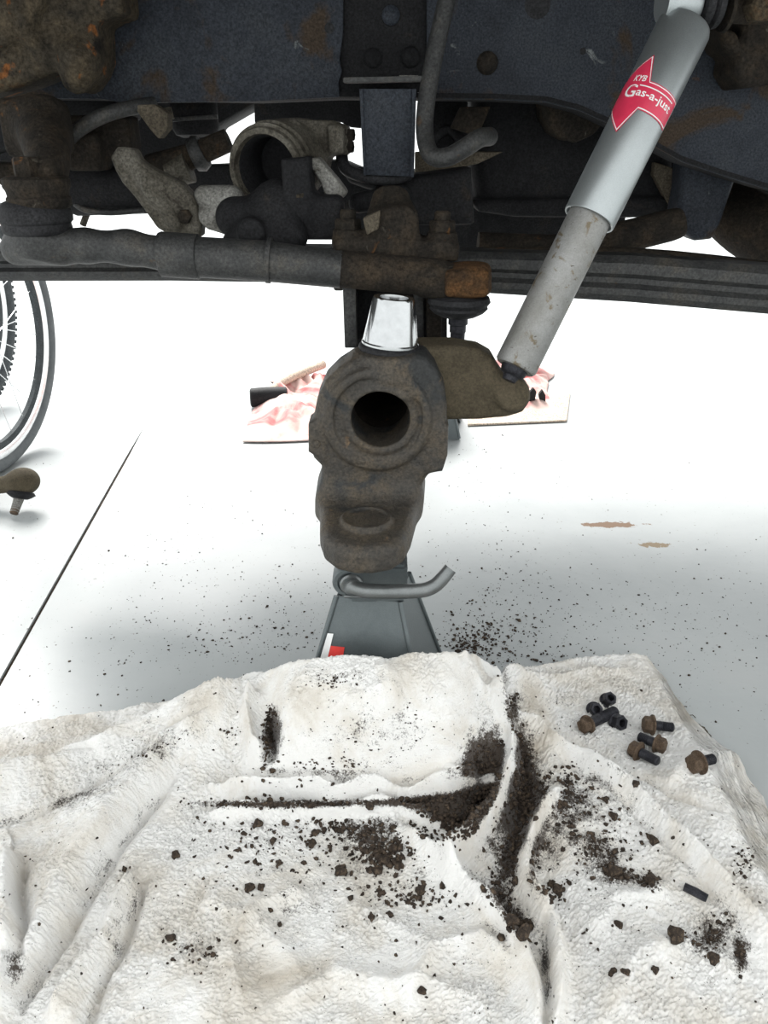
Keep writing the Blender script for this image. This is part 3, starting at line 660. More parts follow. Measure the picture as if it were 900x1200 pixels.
d = smin(d, d_cap(g, P(420, 238, 1.2), P(470, 228, 1.2), 0.014), 0.01)
nets('link_body', g, d, 'frame_dark', t)
tube('fuel_hose', [P(400, 175, 1.22), P(404, 196, 1.2), P(424, 206, 1.19), P(455, 210, 1.19), P(480, 204, 1.2)], 0.0085, 'rubber', t, 10, 5)

# -- support bracket behind the cone
sb = thing('support_bracket', 'dark U-shaped bracket standing behind the chrome cone', 'bracket', P(460, 400, 1.08))
slab('cheek_plate', [(401, 322), (417, 322), (418, 408), (404, 408)], 1.05, 0.05, 'steel', sb, 0.0015)
slab('back_plate', [(412, 322), (524, 322), (524, 408), (412, 408)], 1.10, 0.012, 'frame_dark', sb, 0.0015)
slab('leg_strip', [(500, 330), (519, 330), (517, 408), (500, 408)], 1.07, 0.02, 'rust_dark', sb, 0.0015)
slab('leg_strip', [(484, 330), (496, 330), (497, 408), (488, 408)], 1.075, 0.02, 'steel', sb, 0.0015)

# ================================================================== AXLE END (the subject)
ak = thing('axle_end', 'greasy brown cast axle end with round bore on the jack stand', 'axle end', P(440, 640, 0.9))
YA = 0.915
lo = (P(350, 500, 0.9).x, 0.74, 0.27); hi = (P(535, 500, 0.95).x, 1.03, 0.57)
g = Grid(lo, hi, 0.0021)
hc = P(446, 491, YA)                 # bore centre on the front face
rc_ = P(441, 492, YA)
px = MPP(446, 491, YA)
# main plate
d = d_pix(g, [(412, 424), (396, 434), (380, 450), (371, 470), (367, 490), (366, 540), (376, 550), (374, 606), (486, 606), (494, 572), (506, 556), (516, 548), (523, 520), (525, 480), (522, 455), (512, 432), (500, 420)], YA, YA + 0.004, YA + 0.075, 0.012)
# ears
d = smin(d, d_pix(g, [(361, 497), (380, 490), (382, 543), (372, 538), (361, 531)], YA, YA + 0.002, YA + 0.04, 0.004), 0.005)
d = smin(d, d_pix(g, [(500, 500), (526, 500), (525, 535), (519, 554), (500, 557)], YA, YA + 0.002, YA + 0.05, 0.005), 0.006)
# stepped rings round the bore
d = smin(d, d_cyl(g, hc + Vector((-.004, -0.004, -.002)), hc + Vector((-.004, 0.05, 0)), 63 * px, 68 * px, 0.004), 0.006)
d = smax(d, -d_cyl(g, hc + Vector((-.003, -0.03, 0)), hc + Vector((-.003, 0.001, 0)), 52 * px), 0.003)
d = smin(d, d_cyl(g, hc + Vector((0, -0.002, 0)), hc + Vector((0, 0.05, 0)), 44 * px, 47 * px, 0.003), 0.003)
# top boss (vertical) carrying the cone
cz = P(457, 408, 0.955)
d = smin(d, d_cyl(g, Vector((cz.x, 0.955, cz.z - 0.050)), Vector((cz.x, 0.955, cz.z - 0.002)), 0.050, 0.0405, 0.005), 0.014)
d = smin(d, d_cyl(g, Vector((cz.x, 0.952, cz.z - 0.030)), Vector((cz.x, 0.952, cz.z - 0.002)), 0.0455, 0.0425, 0.003), 0.004)
# lower arm reaching towards the wheel side, with a round socket cap
za = 0.336
arm_pl = [(-0.080, 0.975), (-0.079, 0.90), (-0.076, 0.85), (-0.070, 0.826), (-0.056, 0.808), (-0.034, 0.799), (-0.012, 0.799), (0.010, 0.806), (0.024, 0.822), (0.032, 0.848), (0.041, 0.90), (0.050, 0.975)]
d2 = d_poly2(g.X[:, :, 0], g.Y[:, :, 0], arm_pl)[:, :, None]
zz = g.Z + (g.Y - 0.85) * -0.10
d = smin(d, d_ext(np.broadcast_to(d2, g.X.shape), zz, za - 0.036, za, 0.012), 0.030)
# lip round the arm
sc_ = Vector((-0.021, 0.862, za + 0.001))
d = smin(d, d_cyl(g, sc_ + Vector((0, 0, -.02)), sc_ + Vector((0, -0.0003, 0.0055)), 0.032, 0.030, 0.003), 0.004)
d = smax(d, -d_cyl(g, sc_ + Vector((0, 0, 0.0025)), sc_ + Vector((0, 0, 0.02)), 0.0255, 0.028), 0.003)
# bore
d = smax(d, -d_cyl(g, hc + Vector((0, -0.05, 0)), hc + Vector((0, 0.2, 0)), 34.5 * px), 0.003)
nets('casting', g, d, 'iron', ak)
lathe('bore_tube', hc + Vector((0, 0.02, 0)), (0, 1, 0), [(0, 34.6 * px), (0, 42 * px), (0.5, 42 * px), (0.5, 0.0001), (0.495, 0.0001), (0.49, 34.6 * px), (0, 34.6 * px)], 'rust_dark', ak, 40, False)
hexhead('ear_bolt', P(371, 519, YA + .006), (0, -1, 0), 0.0055, 0.006, 'iron', ak)
# lug for the shock
g = Grid((P(480, 500, .97).x, 0.93, P(0, 505, .97).z), (P(640, 400, 1.0).x, 1.06, P(0, 385, 1.0).z), 0.0024)
d = d_pix(g, [(490, 404), (530, 404), (562, 409), (578, 418), (586, 432), (592, 441), (607, 444), (618, 454), (620, 468), (612, 482), (594, 488), (560, 491), (500, 492)], 0.97, 0.962, 1.02, 0.010)
d = smin(d, d_cyl(g, P(600, 462, 0.955), P(600, 462, 1.02), 0.021, 0.023, 0.006), 0.006)
nets('shock_lug', g, d, 'lug', ak)

# chrome cone
tb = thing('tapered_sleeve', 'bright polished steel cone standing on top of the axle end', 'sleeve', cz)
ax = Vector((0.085, 0.0, 1)).normalized()
mp = MPP(457, 400, 0.955)
lathe('cone', cz + Vector((0, 0, 0.004)), ax, [(0, 33.5 * mp), (0.0035, 33.5 * mp), (0.005, 32.4 * mp), (0.054, 24.6 * mp), (0.056, 23.6 * mp), (0.056, 17 * mp), (0.048, 16 * mp), (0.046, 0.0001)], 'chrome', tb, 56, False, 25)
lathe('seal_ring', cz + Vector((0, 0, -0.004)), ax, [(0, 36 * mp), (0.003, 37.5 * mp), (0.006, 37 * mp), (0.009, 34.5 * mp), (0.0095, 32 * mp)], 'rubber', tb, 48)

# ================================================================== SHOCK ABSORBER
B0, B1 = P(603, 432, 0.945), P(803, 30, 1.085)
sh = thing('shock_absorber', 'silver shock absorber with a red arrow label slanting across the frame rail', 'shock absorber', B0)
sa = (B1 - B0).normalized(); L = (B1 - B0).length
def on_axis(u, v):                     # length along the axis of the point seen nearest to pixel
    best = min(range(401), key=lambda k: (lambda p: (p[0] - u) ** 2 + (p[1] - v) ** 2)(proj(B0 + sa * L * k / 400)))
    return L * best / 400
def proj(p):
    r = p - Vector((0, 0, CAM_H)); zc = r.y * CT - r.z * ST; yc = r.y * ST + r.z * CT
    return 450 + F * r.x / zc, 600 - F * yc / zc
sl = on_axis(690, 257)
lathe('body_tube', B0, sa, [(0.0, 0.0), (0.001, 0.0235), (0.004, 0.0258), (sl + 0.02, 0.0258)], 'silver_dirty', sh, 56, True)
lathe('dust_tube', B0, sa, [(sl + 0.004, 0.0265), (sl, 0.0285), (sl, 0.0308), (sl + 0.002, 0.0312), (L - 0.006, 0.0318), (L - 0.001, 0.0300), (L, 0.026)], 'silver', sh, 64, True, 30)
lathe('lower_stud', B0 - sa * 0.016, sa, [(0, 0.008), (0.006, 0.010), (0.008, 0.014), (0.012, 0.016), (0.018, 0.017)], 'bolt_black', sh, 20)
pe = P(800, 6, 1.09)
lathe('eye', pe + Vector((-0.026, -0.004, 0.002)), (1, 0.12, 0.02), [(0, 0.012), (0, 0.021), (0.002, 0.0225), (0.040, 0.0225), (0.042, 0.021), (0.042, 0.012)], 'silver', sh, 32)
lathe('bushing', pe + Vector((0.017, 0.001, 0.002)), (1, 0.12, 0.02), [(0, 0.02), (0.002, 0.026), (0.010, 0.028), (0.014, 0.022), (0.017, 0.027), (0.024, 0.026), (0.026, 0.02)], 'rubber', sh, 32)
tube('neck', [B1 - sa * 0.006, pe + Vector((-0.005, 0, 0))], 0.014, 'alu_light', sh, 16)
# label, wrapped round the dust tube
mid = B0 + sa * on_axis(752, 124)
er = (Vector((0, 0, CAM_H)) - mid); er = (er - sa * er.dot(sa)).normalized(); es = sa.cross(er).normalized()
if es.x < 0: es = -es
RT = 0.0315
def wrap(s, a, off):
    ph = s / RT; return mid + sa * a + (er * math.cos(ph) + es * math.sin(ph)) * (RT + off)
def wrap_mesh(name, polys, off, mt, parent, islocal=False):
    bm = bmesh.new()
    for pl in polys:
        bm.faces.new([bm.verts.new((x, y, 0)) for x, y in pl])
    bmesh.ops.triangulate(bm, faces=bm.faces[:])
    xs = [v.co.x for v in bm.verts]
    k = min(xs)
    while k < max(xs):
        bmesh.ops.bisect_plane(bm, geom=bm.verts[:] + bm.edges[:] + bm.faces[:], plane_co=(k, 0, 0), plane_no=(1, 0, 0), dist=1e-7); k += 0.003
    for v in bm.verts: v.co = wrap(v.co.x, v.co.y, off)
    for f in bm.faces:
        if f.normal.dot(er) < -2: f.normal_flip()
    me = bpy.data.meshes.new(name); bm.normal_update(); bm.to_mesh(me); bm.free()
    return link(name, me, mt, parent)
mm = 0.001
def arrow(k):            # k = inset in mm
    return [(-62 + k * 1.3, -5), (-17 - k * .4, 43 - k * 1.6), (-7 - k * .2, 13 - k), (40 - k, 13 - k), (40 - k, -21 + k), (-6 - k * .2, -21 + k), (-17 - k * .4, -52 + k * 1.6)]
A = lambda k: [[(x * mm, y * mm) for x, y in arrow(k)]]
st = wrap_mesh('label_sticker', A(0), 0.0006, 'red', sh)
st['label'] = 'red arrow-shaped label with a white outline'
wrap_mesh('white_outline', A(1.2), 0.0009, 'white', st)
wrap_mesh('red_field', A(2.4), 0.0012, 'red', st)
def text_mesh(body, size, shear=0.0):
    cu = bpy.data.curves.new('txt', 'FONT'); cu.body = body; cu.size = size; cu.shear = shear; cu.resolution_u = 3; cu.offset = size * 0.012
    o = bpy.data.objects.new('txt', cu); COL.objects.link(o)
    dg = bpy.context.evaluated_depsgraph_get(); dg.update()
    me = bpy.data.meshes.new_from_object(o.evaluated_get(dg))
    bpy.data.objects.remove(o); bpy.data.curves.remove(cu)
    return me
def wrap_text(name, body, size, s0, a0, off, mt, parent, width=None, shear=0.0):
    me = text_mesh(body, size, shear); bm = bmesh.new(); bm.from_mesh(me); bpy.data.meshes.remove(me)
    xs = [v.co.x for v in bm.verts]; x0, x1 = min(xs), max(xs); k = (width / (x1 - x0)) if width else 1
    for v in bm.verts: v.co = wrap(s0 + (v.co.x - x0) * k, a0 + v.co.y, off)
    me = bpy.data.meshes.new(name); bm.to_mesh(me); bm.free()
    return link(name, me, mt, parent)
wrap_text('lettering', 'G', 0.0215, -0.031, -0.009, 0.0015, 'white', st)
wrap_text('lettering', 'as-a-just', 0.0135, -0.016, -0.0065, 0.0015, 'white', st, 0.046)
wrap_text('lettering', 'KYB', 0.010, -0.027, 0.0105, 0.0015, 'white', st, 0.015, 0.2)
wrap_mesh('lettering_bar', [[(-.016, .0050), (.029, .0050), (.029, .0063), (-.016, .0063)]], 0.0015, 'white', st)

# upper shock mount
mb = thing('shock_mount', 'rusty upper shock mount bracket with bolt beside the shock eye', 'bracket', P(870, 40, 1.18))
g = Grid((P(815, 110, 1.1).x, 1.08, P(0, 115, 1.1).z), (P(960, 0, 1.26).x, 1.28, 1.0), 0.004)
d = d_pix(g, [(862, -60), (960, -60), (960, 90), (900, 100), (868, 104), (856, 84), (866, 40)], 1.19, 1.18, 1.26, 0.008)
d = smin(d, d_cyl(g, P(838, 12, 1.105), P(905, 12, 1.14), 0.013, 0.016, 0.003), 0.006)
d = smin(d, d_pix(g, [(834, 30), (858, 40), (866, 70), (846, 60)], 1.19, 1.17, 1.25, 0.006), 0.01)
nets('bracket_body', g, d, 'rust_dark', mb)
hexhead('bolt_head', P(886, 8, 1.105), (0.2, -1, 0), 0.018, 0.02, 'rust', mb)
lathe('washer', P(848, 10, 1.10), (1, 0.12, 0.02), [(0, 0.024), (0.004, 0.025), (0.006, 0.02)], 'rust_dark', mb, 24)

# ================================================================== JACK STANDS
def quad_plate(name, a, b, c, d_, th, mt, parent):
    a, b, c, d_ = [Vector(x) for x in (a, b, c, d_)]
    n = (b - a).cross(d_ - a).normalized() * th
    vs = [a, b, c, d_, a + n, b + n, c + n, d_ + n]
    bm = bmesh.new(); bv = [bm.verts.new(v) for v in vs]
    for f in ((0, 1, 2, 3), (7, 6, 5, 4), (0, 4, 5, 1), (1, 5, 6, 2), (2, 6, 7, 3), (3, 7, 4, 0)): bm.faces.new([bv[i] for i in f])
    bmesh.ops.bevel(bm, geom=bm.edges[:], offset=th * 0.35, segments=2, affect='EDGES')
    return link(name, bm_mesh(name, bm, 35), mt, parent)
def jack_stand(label, loc, rz, top_z, tw, td, bw, bd, post_z, detail=True):
    js = thing('jack_stand', label, 'jack stand', loc)
    R = Matrix.Rotation(rz, 3, 'Z'); o = Vector((loc[0], loc[1], 0))
    def W(x, y, z): return o + R @ Vector((x, y, z))
    zb = 0.0
    T = [(-tw, -td), (tw, -td), (tw, td), (-tw, td)]; Bq = [(-bw, -bd), (bw, -bd), (bw, bd), (-bw, bd)]
    for i in range(4):
        j = (i + 1) % 4; k = 0.20 if True else 0
        # a tapered face with feet left and right and an arch between them
        tl, tr, bl, br = Vector((*T[i], top_z)), Vector((*T[j], top_z)), Vector((*Bq[i], zb)), Vector((*Bq[j], zb))
        def f(s, h): return (bl.lerp(br, s)).lerp(tl.lerp(tr, s), h)
        outl = [f(0, 0), f(.2, 0), f(.26, .10), f(.36, .16), f(.5, .18), f(.64, .16), f(.74, .10), f(.8, 0), f(1, 0), f(1, 1), f(0, 1)]
        n = (br - bl).cross(tl - bl).normalized()
        pts = [o + R @ p for p in outl]
        solid('body_panel', pts, -(R @ n) * 0.003, 'stand', js, 0.0008)
        # folded corner bead
        a, b_ = W(*bl), W(*tl)
        tube('corner_bead', [a + Vector((0, 0, 0.004)), b_], 0.0035, 'stand', js, 8)
    # ratchet post and saddle
    pw = tw * 0.62
    bmx = bmesh.new()
    bmesh.ops.create_cube(bmx, size=1)
    for v in bmx.verts: v.co = W(v.co.x * 2 * pw, v.co.y * 2 * pw * .7, top_z - 0.12 + (v.co.z + .5) * (post_z - top_z + 0.12))
    bmesh.ops.bevel(bmx, geom=bmx.edges[:], offset=0.003, segments=2, affect='EDGES')
    link('ratchet_post', bm_mesh('ratchet_post', bmx, 35), 'stand', js)
    sad = []
    for x, z in ((-1.2, 0.012), (-1.0, 0.014), (-0.8, 0.002), (0.8, 0.002), (1.0, 0.014), (1.2, 0.012), (1.1, -0.008), (-1.1, -0.008)):
        sad.append(W(x * pw, -td * 1.1, post_z + z))
    solid('saddle', sad, R @ Vector((0, td * 2.2, 0)), 'stand', js, 0.001)
    return js, W
# pyramid sized from its visible top edge
tc_ = P(441, 702, 0.868)
ztop = tc_.z
js, W = jack_stand('grey steel jack stand with bent handle carrying the axle end', (P(438, 702, 0.905).x, 0.905, 0), math.radians(-10), ztop, 0.041, 0.037, 0.098, 0.105, 0.285)
# collar, washer and handle on the front side
hp = P(409, 684, 0.862)
lathe('pivot_boss', hp + Vector((0, 0.03, 0)), (0, -1, 0), [(0, 0.021), (0.026, 0.021), (0.029, 0.019), (0.029, 0.0145), (0.026, 0.0135), (0.026, 0.0)], 'stand', js, 32)
lathe('washer', hp + Vector((0.003, 0.0, -0.001)), (0, -1, 0), [(0, 0.0145), (0.002, 0.0145), (0.004, 0.0125)], 'stand_steel', js, 28)
boxm('post_housing', (P(409, 680, .88).x, 0.862, P(0, 700, .87).z - 0.004), (P(477, 680, .88).x, 0.925, P(0, 668, .87).z + 0.01), 'stand', js, 0.004)
tube('handle', [hp + Vector((0.003, 0.006, 0)), hp + Vector((0.003, -0.010, 0)), P(416, 689, 0.838), P(430, 692, 0.834), P(460, 693, 0.832), P(492, 692, 0.832), P(508, 687, 0.832), P(519, 677, 0.834), P(528, 666, 0.838)], [0.0090, 0.0090, 0.0090, 0.0090, 0.0090, 0.0090, 0.0088, 0.0085, 0.0080], 'stand_steel', js, 18, 6)
tube('split_pin', [P(404, 699, 0.858), P(412, 699, 0.855), P(432, 699.5, 0.858)], 0.0018, 'stand_steel', js, 8, 3)
# warning label on the front panel, near its left corner
def front(sx, h, off=0.0012):
    b_ = Vector((-0.098 + 0.196 * sx, -0.105, 0)); t_ = Vector((-0.041 + 0.082 * sx, -0.037, ztop)); p = b_.lerp(t_, h)
    return W(p.x, p.y - off * 0.96, p.z + off * 0.28)
def decal(name, s0, s1, h0, h1, mt, skew=0.0, off=0.0012):
    bm = bmesh.new(); vs = [bm.verts.new(front(s, h, off)) for s, h in ((s0, h0), (s1, h0), (s1 + skew, h1), (s0 + skew, h1))]
    bm.faces.new(vs); return link(name, bm_mesh(name, bm), mt, js)
decal('label_band', 0.02, 0.26, 0.35, 0.72, 'stand_red', 0.0, 0.0012)
decal('label_stripe', 0.012, 0.10, 0.35, 0.79, 'white', 0.0, 0.0018)

far = G(536, 514)
jack_stand('far grey jack stand whose foot shows beyond the axle end', (far.x - 0.085, far.y + 0.09, 0), math.radians(-6), 0.26, 0.035, 0.032, 0.10, 0.09, 0.33)

# ================================================================== TOWEL
EDGE = [(-140, 880, .012), (-60, 862, .012), (0, 850, .014), (100, 835, .018), (190, 820, .03), (245, 800, .06), (300, 785, .10), (340, 775, .14), (380, 770, .168), (450, 767, .176), (505, 763, .178), (535, 760, .172), (560, 766, .14), (580, 775, .10), (620, 776, .05), (680, 770, .025), (730, 765, .012), (760, 765, .008), (785, 790, .007), (800, 815, .007), (820, 850, .009), (845, 888, .022), (868, 905, .020), (885, 925, .010), (900, 945, .007), (960, 1030, .006), (1060, 1150, .006)]
INNER = [(330, 905, .050), (400, 908, .052), (470, 906, .054), (560, 895, .056), (340, 838, .112), (400, 832, .130), (460, 832, .134), (520, 830, .132), (560, 830, .11), (590, 820, .07), (620, 830, .045),
         (300, 850, .07), (270, 830, .065), (250, 870, .045), (450, 950, .030), (560, 950, .026), (330, 950, .030), (200, 900, .03), (100, 900, .025), (0, 900, .022), (-100, 950, .02), (640, 880, .030), (700, 850, .016), (760, 850, .010), (690, 800, .02), (740, 800, .012),
         (700, 930, .026), (780, 930, .018), (840, 950, .022), (600, 1000, .016), (450, 1020, .018), (300, 1020, .024), (150, 1000, .028), (0, 1020, .028), (750, 1030, .018), (900, 1060, .012), (1000, 1150, .01), (900, 1250, .012), (650, 1150, .018), (450, 1150, .020), (250, 1150, .024), (50, 1150, .026), (-100, 1150, .02), (50, 1300, .02), (450, 1320, .016), (850, 1320, .012), (-100, 1320, .02)]
ctrl = np.array([[*G(u, v, z)] for u, v, z in EDGE + INNER])
def rbf_fit(c, eps=0.10, lam=2e-4):
    D = np.linalg.norm(c[:, None, :2] - c[None, :, :2], axis=-1)
    K = np.sqrt(D * D + eps * eps * 0.05)
    n = len(c); A_ = np.zeros((n + 3, n + 3)); A_[:n, :n] = -K + np.eye(n) * lam
    Q = np.c_[np.ones(n), c[:, :2]]; A_[:n, n:] = Q; A_[n:, :n] = Q.T
    return np.linalg.solve(A_, np.r_[c[:, 2], 0, 0, 0])
W_ = rbf_fit(ctrl)
def base_h(x, y):
    out = np.full(x.shape, W_[-3]) + W_[-2] * x + W_[-1] * y
    for (cx, cy, _), w in zip(ctrl, W_[:-3]):
        out -= w * np.sqrt((x - cx) ** 2 + (y - cy) ** 2 + 0.10 ** 2 * 0.05)
    return np.clip(out, 0.004, 0.2)
def on_base(u, v):
    z = 0.03
    for _ in range(14):
        p = G(u, v, z); z = 0.5 * z + 0.5 * float(base_h(np.array([p.x]), np.array([p.y]))[0])
    return G(u, v, z)
def vnoise(x, y, sc, seed):                     # smooth value noise
    r_ = np.random.default_rng(seed); T = r_.random((64, 64))
    X_, Y_ = x * sc + 31.7, y * sc + 17.3
    i, j = np.floor(X_).astype(int), np.floor(Y_).astype(int); fx, fy = X_ - i, Y_ - j
    fx, fy = fx * fx * (3 - 2 * fx), fy * fy * (3 - 2 * fy)
    g_ = lambda a, b: T[a % 64, b % 64]
    return (g_(i, j) * (1 - fx) + g_(i + 1, j) * fx) * (1 - fy) + (g_(i, j + 1) * (1 - fx) + g_(i + 1, j + 1) * fx) * fy - 0.5
# (pixel polyline, height, width on its left, width on its right, looking along the line)
RIDGES = [
    ([(275, 832), (200, 895), (140, 955), (100, 1010), (60, 1080), (10, 1160), (-30, 1220)], .022, .030, .045),
    ([(-60, 940), (0, 925), (90, 895), (170, 868), (240, 838), (285, 815)], .024, .011, .040),
    ([(-60, 985), (0, 968), (100, 930), (190, 885), (250, 855)], -.008, .006, .006),
    ([(160, 1020), (140, 1060), (120, 1110), (85, 1170), (60, 1220)], .016, .022, .009),
    ([(10, 1010), (14, 1050), (16, 1090), (10, 1140)], .022, .012, .050),
    ([(296, 822), (290, 850), (296, 880), (312, 900)], .020, .010, .010),
    ([(316, 828), (324, 855), (316, 888)], -.022, .008, .010),
    ([(240, 925), (330, 930), (430, 928), (520, 924), (575, 912)], .012, .007, .008),
    ([(230, 944), (330, 944), (430, 938), (520, 932), (585, 925)], -.010, .005, .005),
    ([(240, 955), (330, 956), (420, 950), (470, 952), (510, 966)], .010, .008, .009),
    ([(290, 914), (400, 917), (500, 914), (560, 900)], -.008, .005, .005),
    ([(572, 800), (585, 835), (597, 868), (597, 900), (588, 935), (570, 970), (548, 998), (530, 1014), (528, 1036)], .024, .009, .011),
    ([(610, 850), (618, 900), (612, 950), (600, 1000), (585, 1040)], -.014, .016, .016),
    ([(565, 880), (560, 930), (530, 970)], -.010, .016, .016),
    ([(652, 925), (628, 965), (614, 1005), (612, 1045), (636, 1075), (652, 1110), (656, 1160), (652, 1230)], .019, .010, .014),
    ([(470, 968), (500, 1000), (540, 1035), (580, 1075), (612, 1115), (628, 1160), (632, 1230)], .016, .010, .012),
    ([(640, 1080), (640, 1130), (642, 1230)], -.012, .006, .006),
    ([(540, 1010), (580, 1050), (610, 1090)], -.008, .010, .010),
    ([(575, 815), (630, 855), (690, 895), (760, 950), (820, 1010), (880, 1080), (930, 1140)], .015, .007, .026),
    ([(640, 840), (690, 870), (730, 905)], -.007, .014, .010),
    ([(770, 925), (810, 895), (850, 890), (880, 915), (905, 950)], .009, .018, .012),
    ([(740, 905), (790, 930), (850, 950)], -.008, .008, .008),
    ([(600, 785), (640, 795), (690, 788), (740, 790)], .006, .010, .014),
    ([(585, 770), (592, 800), (606, 820)], -.008, .008, .008),
    ([(545, 768), (556, 790), (566, 812)], .005, .008, .008),
    ([(320, 1180), (400, 1150), (500, 1160), (580, 1190)], .007, .016, .016),
    ([(700, 1190), (740, 1130), (800, 1110), (880, 1150)], .007, .016, .016),
    ([(230, 1060), (300, 1090), (360, 1150)], .007, .018, .016),
    ([(400, 1060), (470, 1090), (520, 1140)], .006, .018, .018),
    ([(30, 880), (100, 870), (180, 850)], .006, .012, .012),
    ([(215, 905), (165, 960), (130, 1010), (100, 1060), (50, 1140), (20, 1200)], -.014, .008, .012),
    ([(172, 1020), (158, 1060), (140, 1110), (112, 1170), (95, 1220)], -.014, .007, .010),
    ([(26, 1010), (30, 1060), (30, 1110), (18, 1150)], -.014, .008, .010),
    ([(640, 870), (700, 915), (760, 968), (810, 1020), (860, 1085)], -.008, .010, .010),
    ([(470, 1190), (500, 1120), (560, 1100), (600, 1130)], .008, .012, .014),
    ([(280, 1190), (270, 1120), (300, 1070), (360, 1050)], .008, .014, .014),
    ([(690, 1100), (720, 1060), (790, 1050)], .006, .014, .014),
    ([(120, 890), (60, 905), (10, 902)], -.006, .008, .010),
    ([(350, 790), (400, 850), (480, 880)], .006, .02, .03),
    ([(340, 890), (420, 872), (520, 868), (570, 850)], .008, .010, .014),
]
RX = [([on_base(u, v) for u, v in pl], a * 1.75, wl * 0.85, wr * 0.85) for pl, a, wl, wr in RIDGES]
def towel_h(x, y):
    wx = x + 0.010 * vnoise(x, y, 16, 3) + 0.003 * vnoise(x, y, 60, 4); wy = y + 0.010 * vnoise(x, y, 16, 5) + 0.003 * vnoise(x, y, 60, 6)
    h = base_h(x, y)
    for pl, a, wl, wr in RX:
        best = np.full(x.shape, 1e9); side = np.zeros(x.shape); tt = np.zeros(x.shape)
        n = len(pl) - 1
        for i in range(n):
            ax_, ay_ = pl[i].x, pl[i].y; ex, ey = pl[i + 1].x - ax_, pl[i + 1].y - ay_
            t = np.clip(((wx - ax_) * ex + (wy - ay_) * ey) / (ex * ex + ey * ey), 0, 1)
            dx, dy = wx - ax_ - ex * t, wy - ay_ - ey * t; dd = dx * dx + dy * dy
            m_ = dd < best
            best = np.where(m_, dd, best); side = np.where(m_, ex * dy - ey * dx, side); tt = np.where(m_, (i + t) / n, tt)
        w = np.where(side > 0, wl, wr)
        fall = np.exp(-(best / (w * w)) ** 0.75) * np.clip(np.minimum(tt, 1 - tt) * 7 + 0.25, 0, 1)
        h = h + a * fall
    h = h + 0.010 * vnoise(x, y, 14, 11) * np.clip(1.2 - h * 4, .3, 1) + 0.006 * vnoise(x, y, 34, 12) + 0.0030 * vnoise(x, y, 80, 13) + 0.0016 * vnoise(x, y, 190, 14)
    return np.maximum(h, 0.0045)
ec = np.array([[*G(u, v, z)] for u, v, z in EDGE]); o_ = np.argsort(ec[:, 0]); ec = ec[o_]
NX, NY = 880, 600
xs = np.linspace(-0.62, 0.54, NX)
ye = np.interp(xs, ec[:, 0], ec[:, 1]); ker = np.ones(13) / 13
ye = np.convolve(np.pad(ye, 6, mode='edge'), ker, 'valid') + 0.004 * vnoise(xs, xs * 0, 40, 21) + 0.0015 * vnoise(xs, xs * 0, 220, 22)
tt = np.linspace(0, 1, NY)
X2 = np.repeat(xs[:, None], NY, 1); Y2 = 0.33 + (ye[:, None] - 0.33) * tt[None, :]
H2 = towel_h(X2, Y2)
# hem: roll the far edge down to its own thickness
dist = ye[:, None] - Y2
H2 = H2 - 0.006 * np.exp(-(dist / 0.004) ** 2) + 0.002 * np.exp(-((dist - 0.010) / 0.005) ** 2)
H2 = np.maximum(H2, 0.003)
ss = lambda a: np.clip(a, 0, 1) ** 2 * (3 - 2 * np.clip(a, 0, 1))
H2 = 0.003 + (H2 - 0.003) * ss((X2 + 0.62) / 0.04) * ss((0.545 - X2) / 0.04) * ss((Y2 - 0.328) / 0.04)
fine = rng.random(H2.shape) - 0.5
f2 = fine.copy()
for ax_ in (0, 1): f2 = (f2 + np.roll(f2, 1, ax_)) * 0.6
tuft = np.clip(0.75 + 1.4 * vnoise(X2, Y2, 26, 41), 0.25, 1.4)          # the pile stands up more in places
H2 = H2 + (fine * 0.0016 + f2 * 0.0034) * tuft
# soiling painted from pixel ellipses (u, v, ru, rv, degrees, strength)
SOIL = [(565, 925, 34, 50, 10, 1.0), (612, 930, 22, 78, -4, 1.05), (600, 1010, 30, 40, 15, .6), (510, 950, 60, 16, -8, .85), (440, 985, 48, 24, 10, .6), (350, 942, 110, 5, 0, .75), (520, 935, 80, 6, -5, .7), (565, 885, 22, 26, 20, .7),
        (318, 862, 11, 34, 5, .85), (370, 905, 70, 6, 0, .45), (355, 955, 90, 24, 0, .28), (665, 935, 36, 34, 30, .55), (700, 990, 60, 40, 30, .32), (725, 1022, 22, 12, 20, .6), (762, 1032, 18, 12, 20, .6), (835, 1095, 24, 30, 40, .6), (868, 1120, 10, 26, 0, .7),
        (470, 1040, 80, 30, 10, .25), (600, 1085, 30, 26, 30, .55), (640, 1130, 8, 60, 0, .35), (390, 795, 40, 12, 0, .32), (430, 860, 120, 20, -4, .22), (600, 830, 12, 26, 20, .5), (170, 880, 80, 10, -24, .30), (60, 945, 80, 5, -20, .30), (140, 1060, 10, 60, 15, .32), (14, 1130, 10, 20, 0, .7),
        (660, 820, 40, 12, 10, .25), (680, 850, 30, 12, 40, .22), (880, 1000, 20, 30, 0, .35), (300, 1060, 120, 60, 0, .14), (230, 1110, 40, 20, 0, .3), (600, 985, 130, 90, 0, .18)]
rel = np.stack([X2, Y2, H2 - CAM_H], -1); zc = rel[..., 1] * CT - rel[..., 2] * ST; yc = rel[..., 1] * ST + rel[..., 2] * CT
U2, V2 = 450 + F * rel[..., 0] / zc, 600 - F * yc / zc
soil_shade = 0.09 + 0.16 * vnoise(X2, Y2, 18, 31) + 0.10 * vnoise(X2, Y2, 55, 32)
for (u, v, ru, rv, dg_, s_) in SOIL:
    c_, n_ = math.cos(math.radians(dg_)), math.sin(math.radians(dg_))
    a_, b2 = (U2 - u) * c_ + (V2 - v) * n_, -(U2 - u) * n_ + (V2 - v) * c_
    soil_shade += s_ * 0.62 * np.exp(-(a_ / ru) ** 2 - (b2 / rv) ** 2)
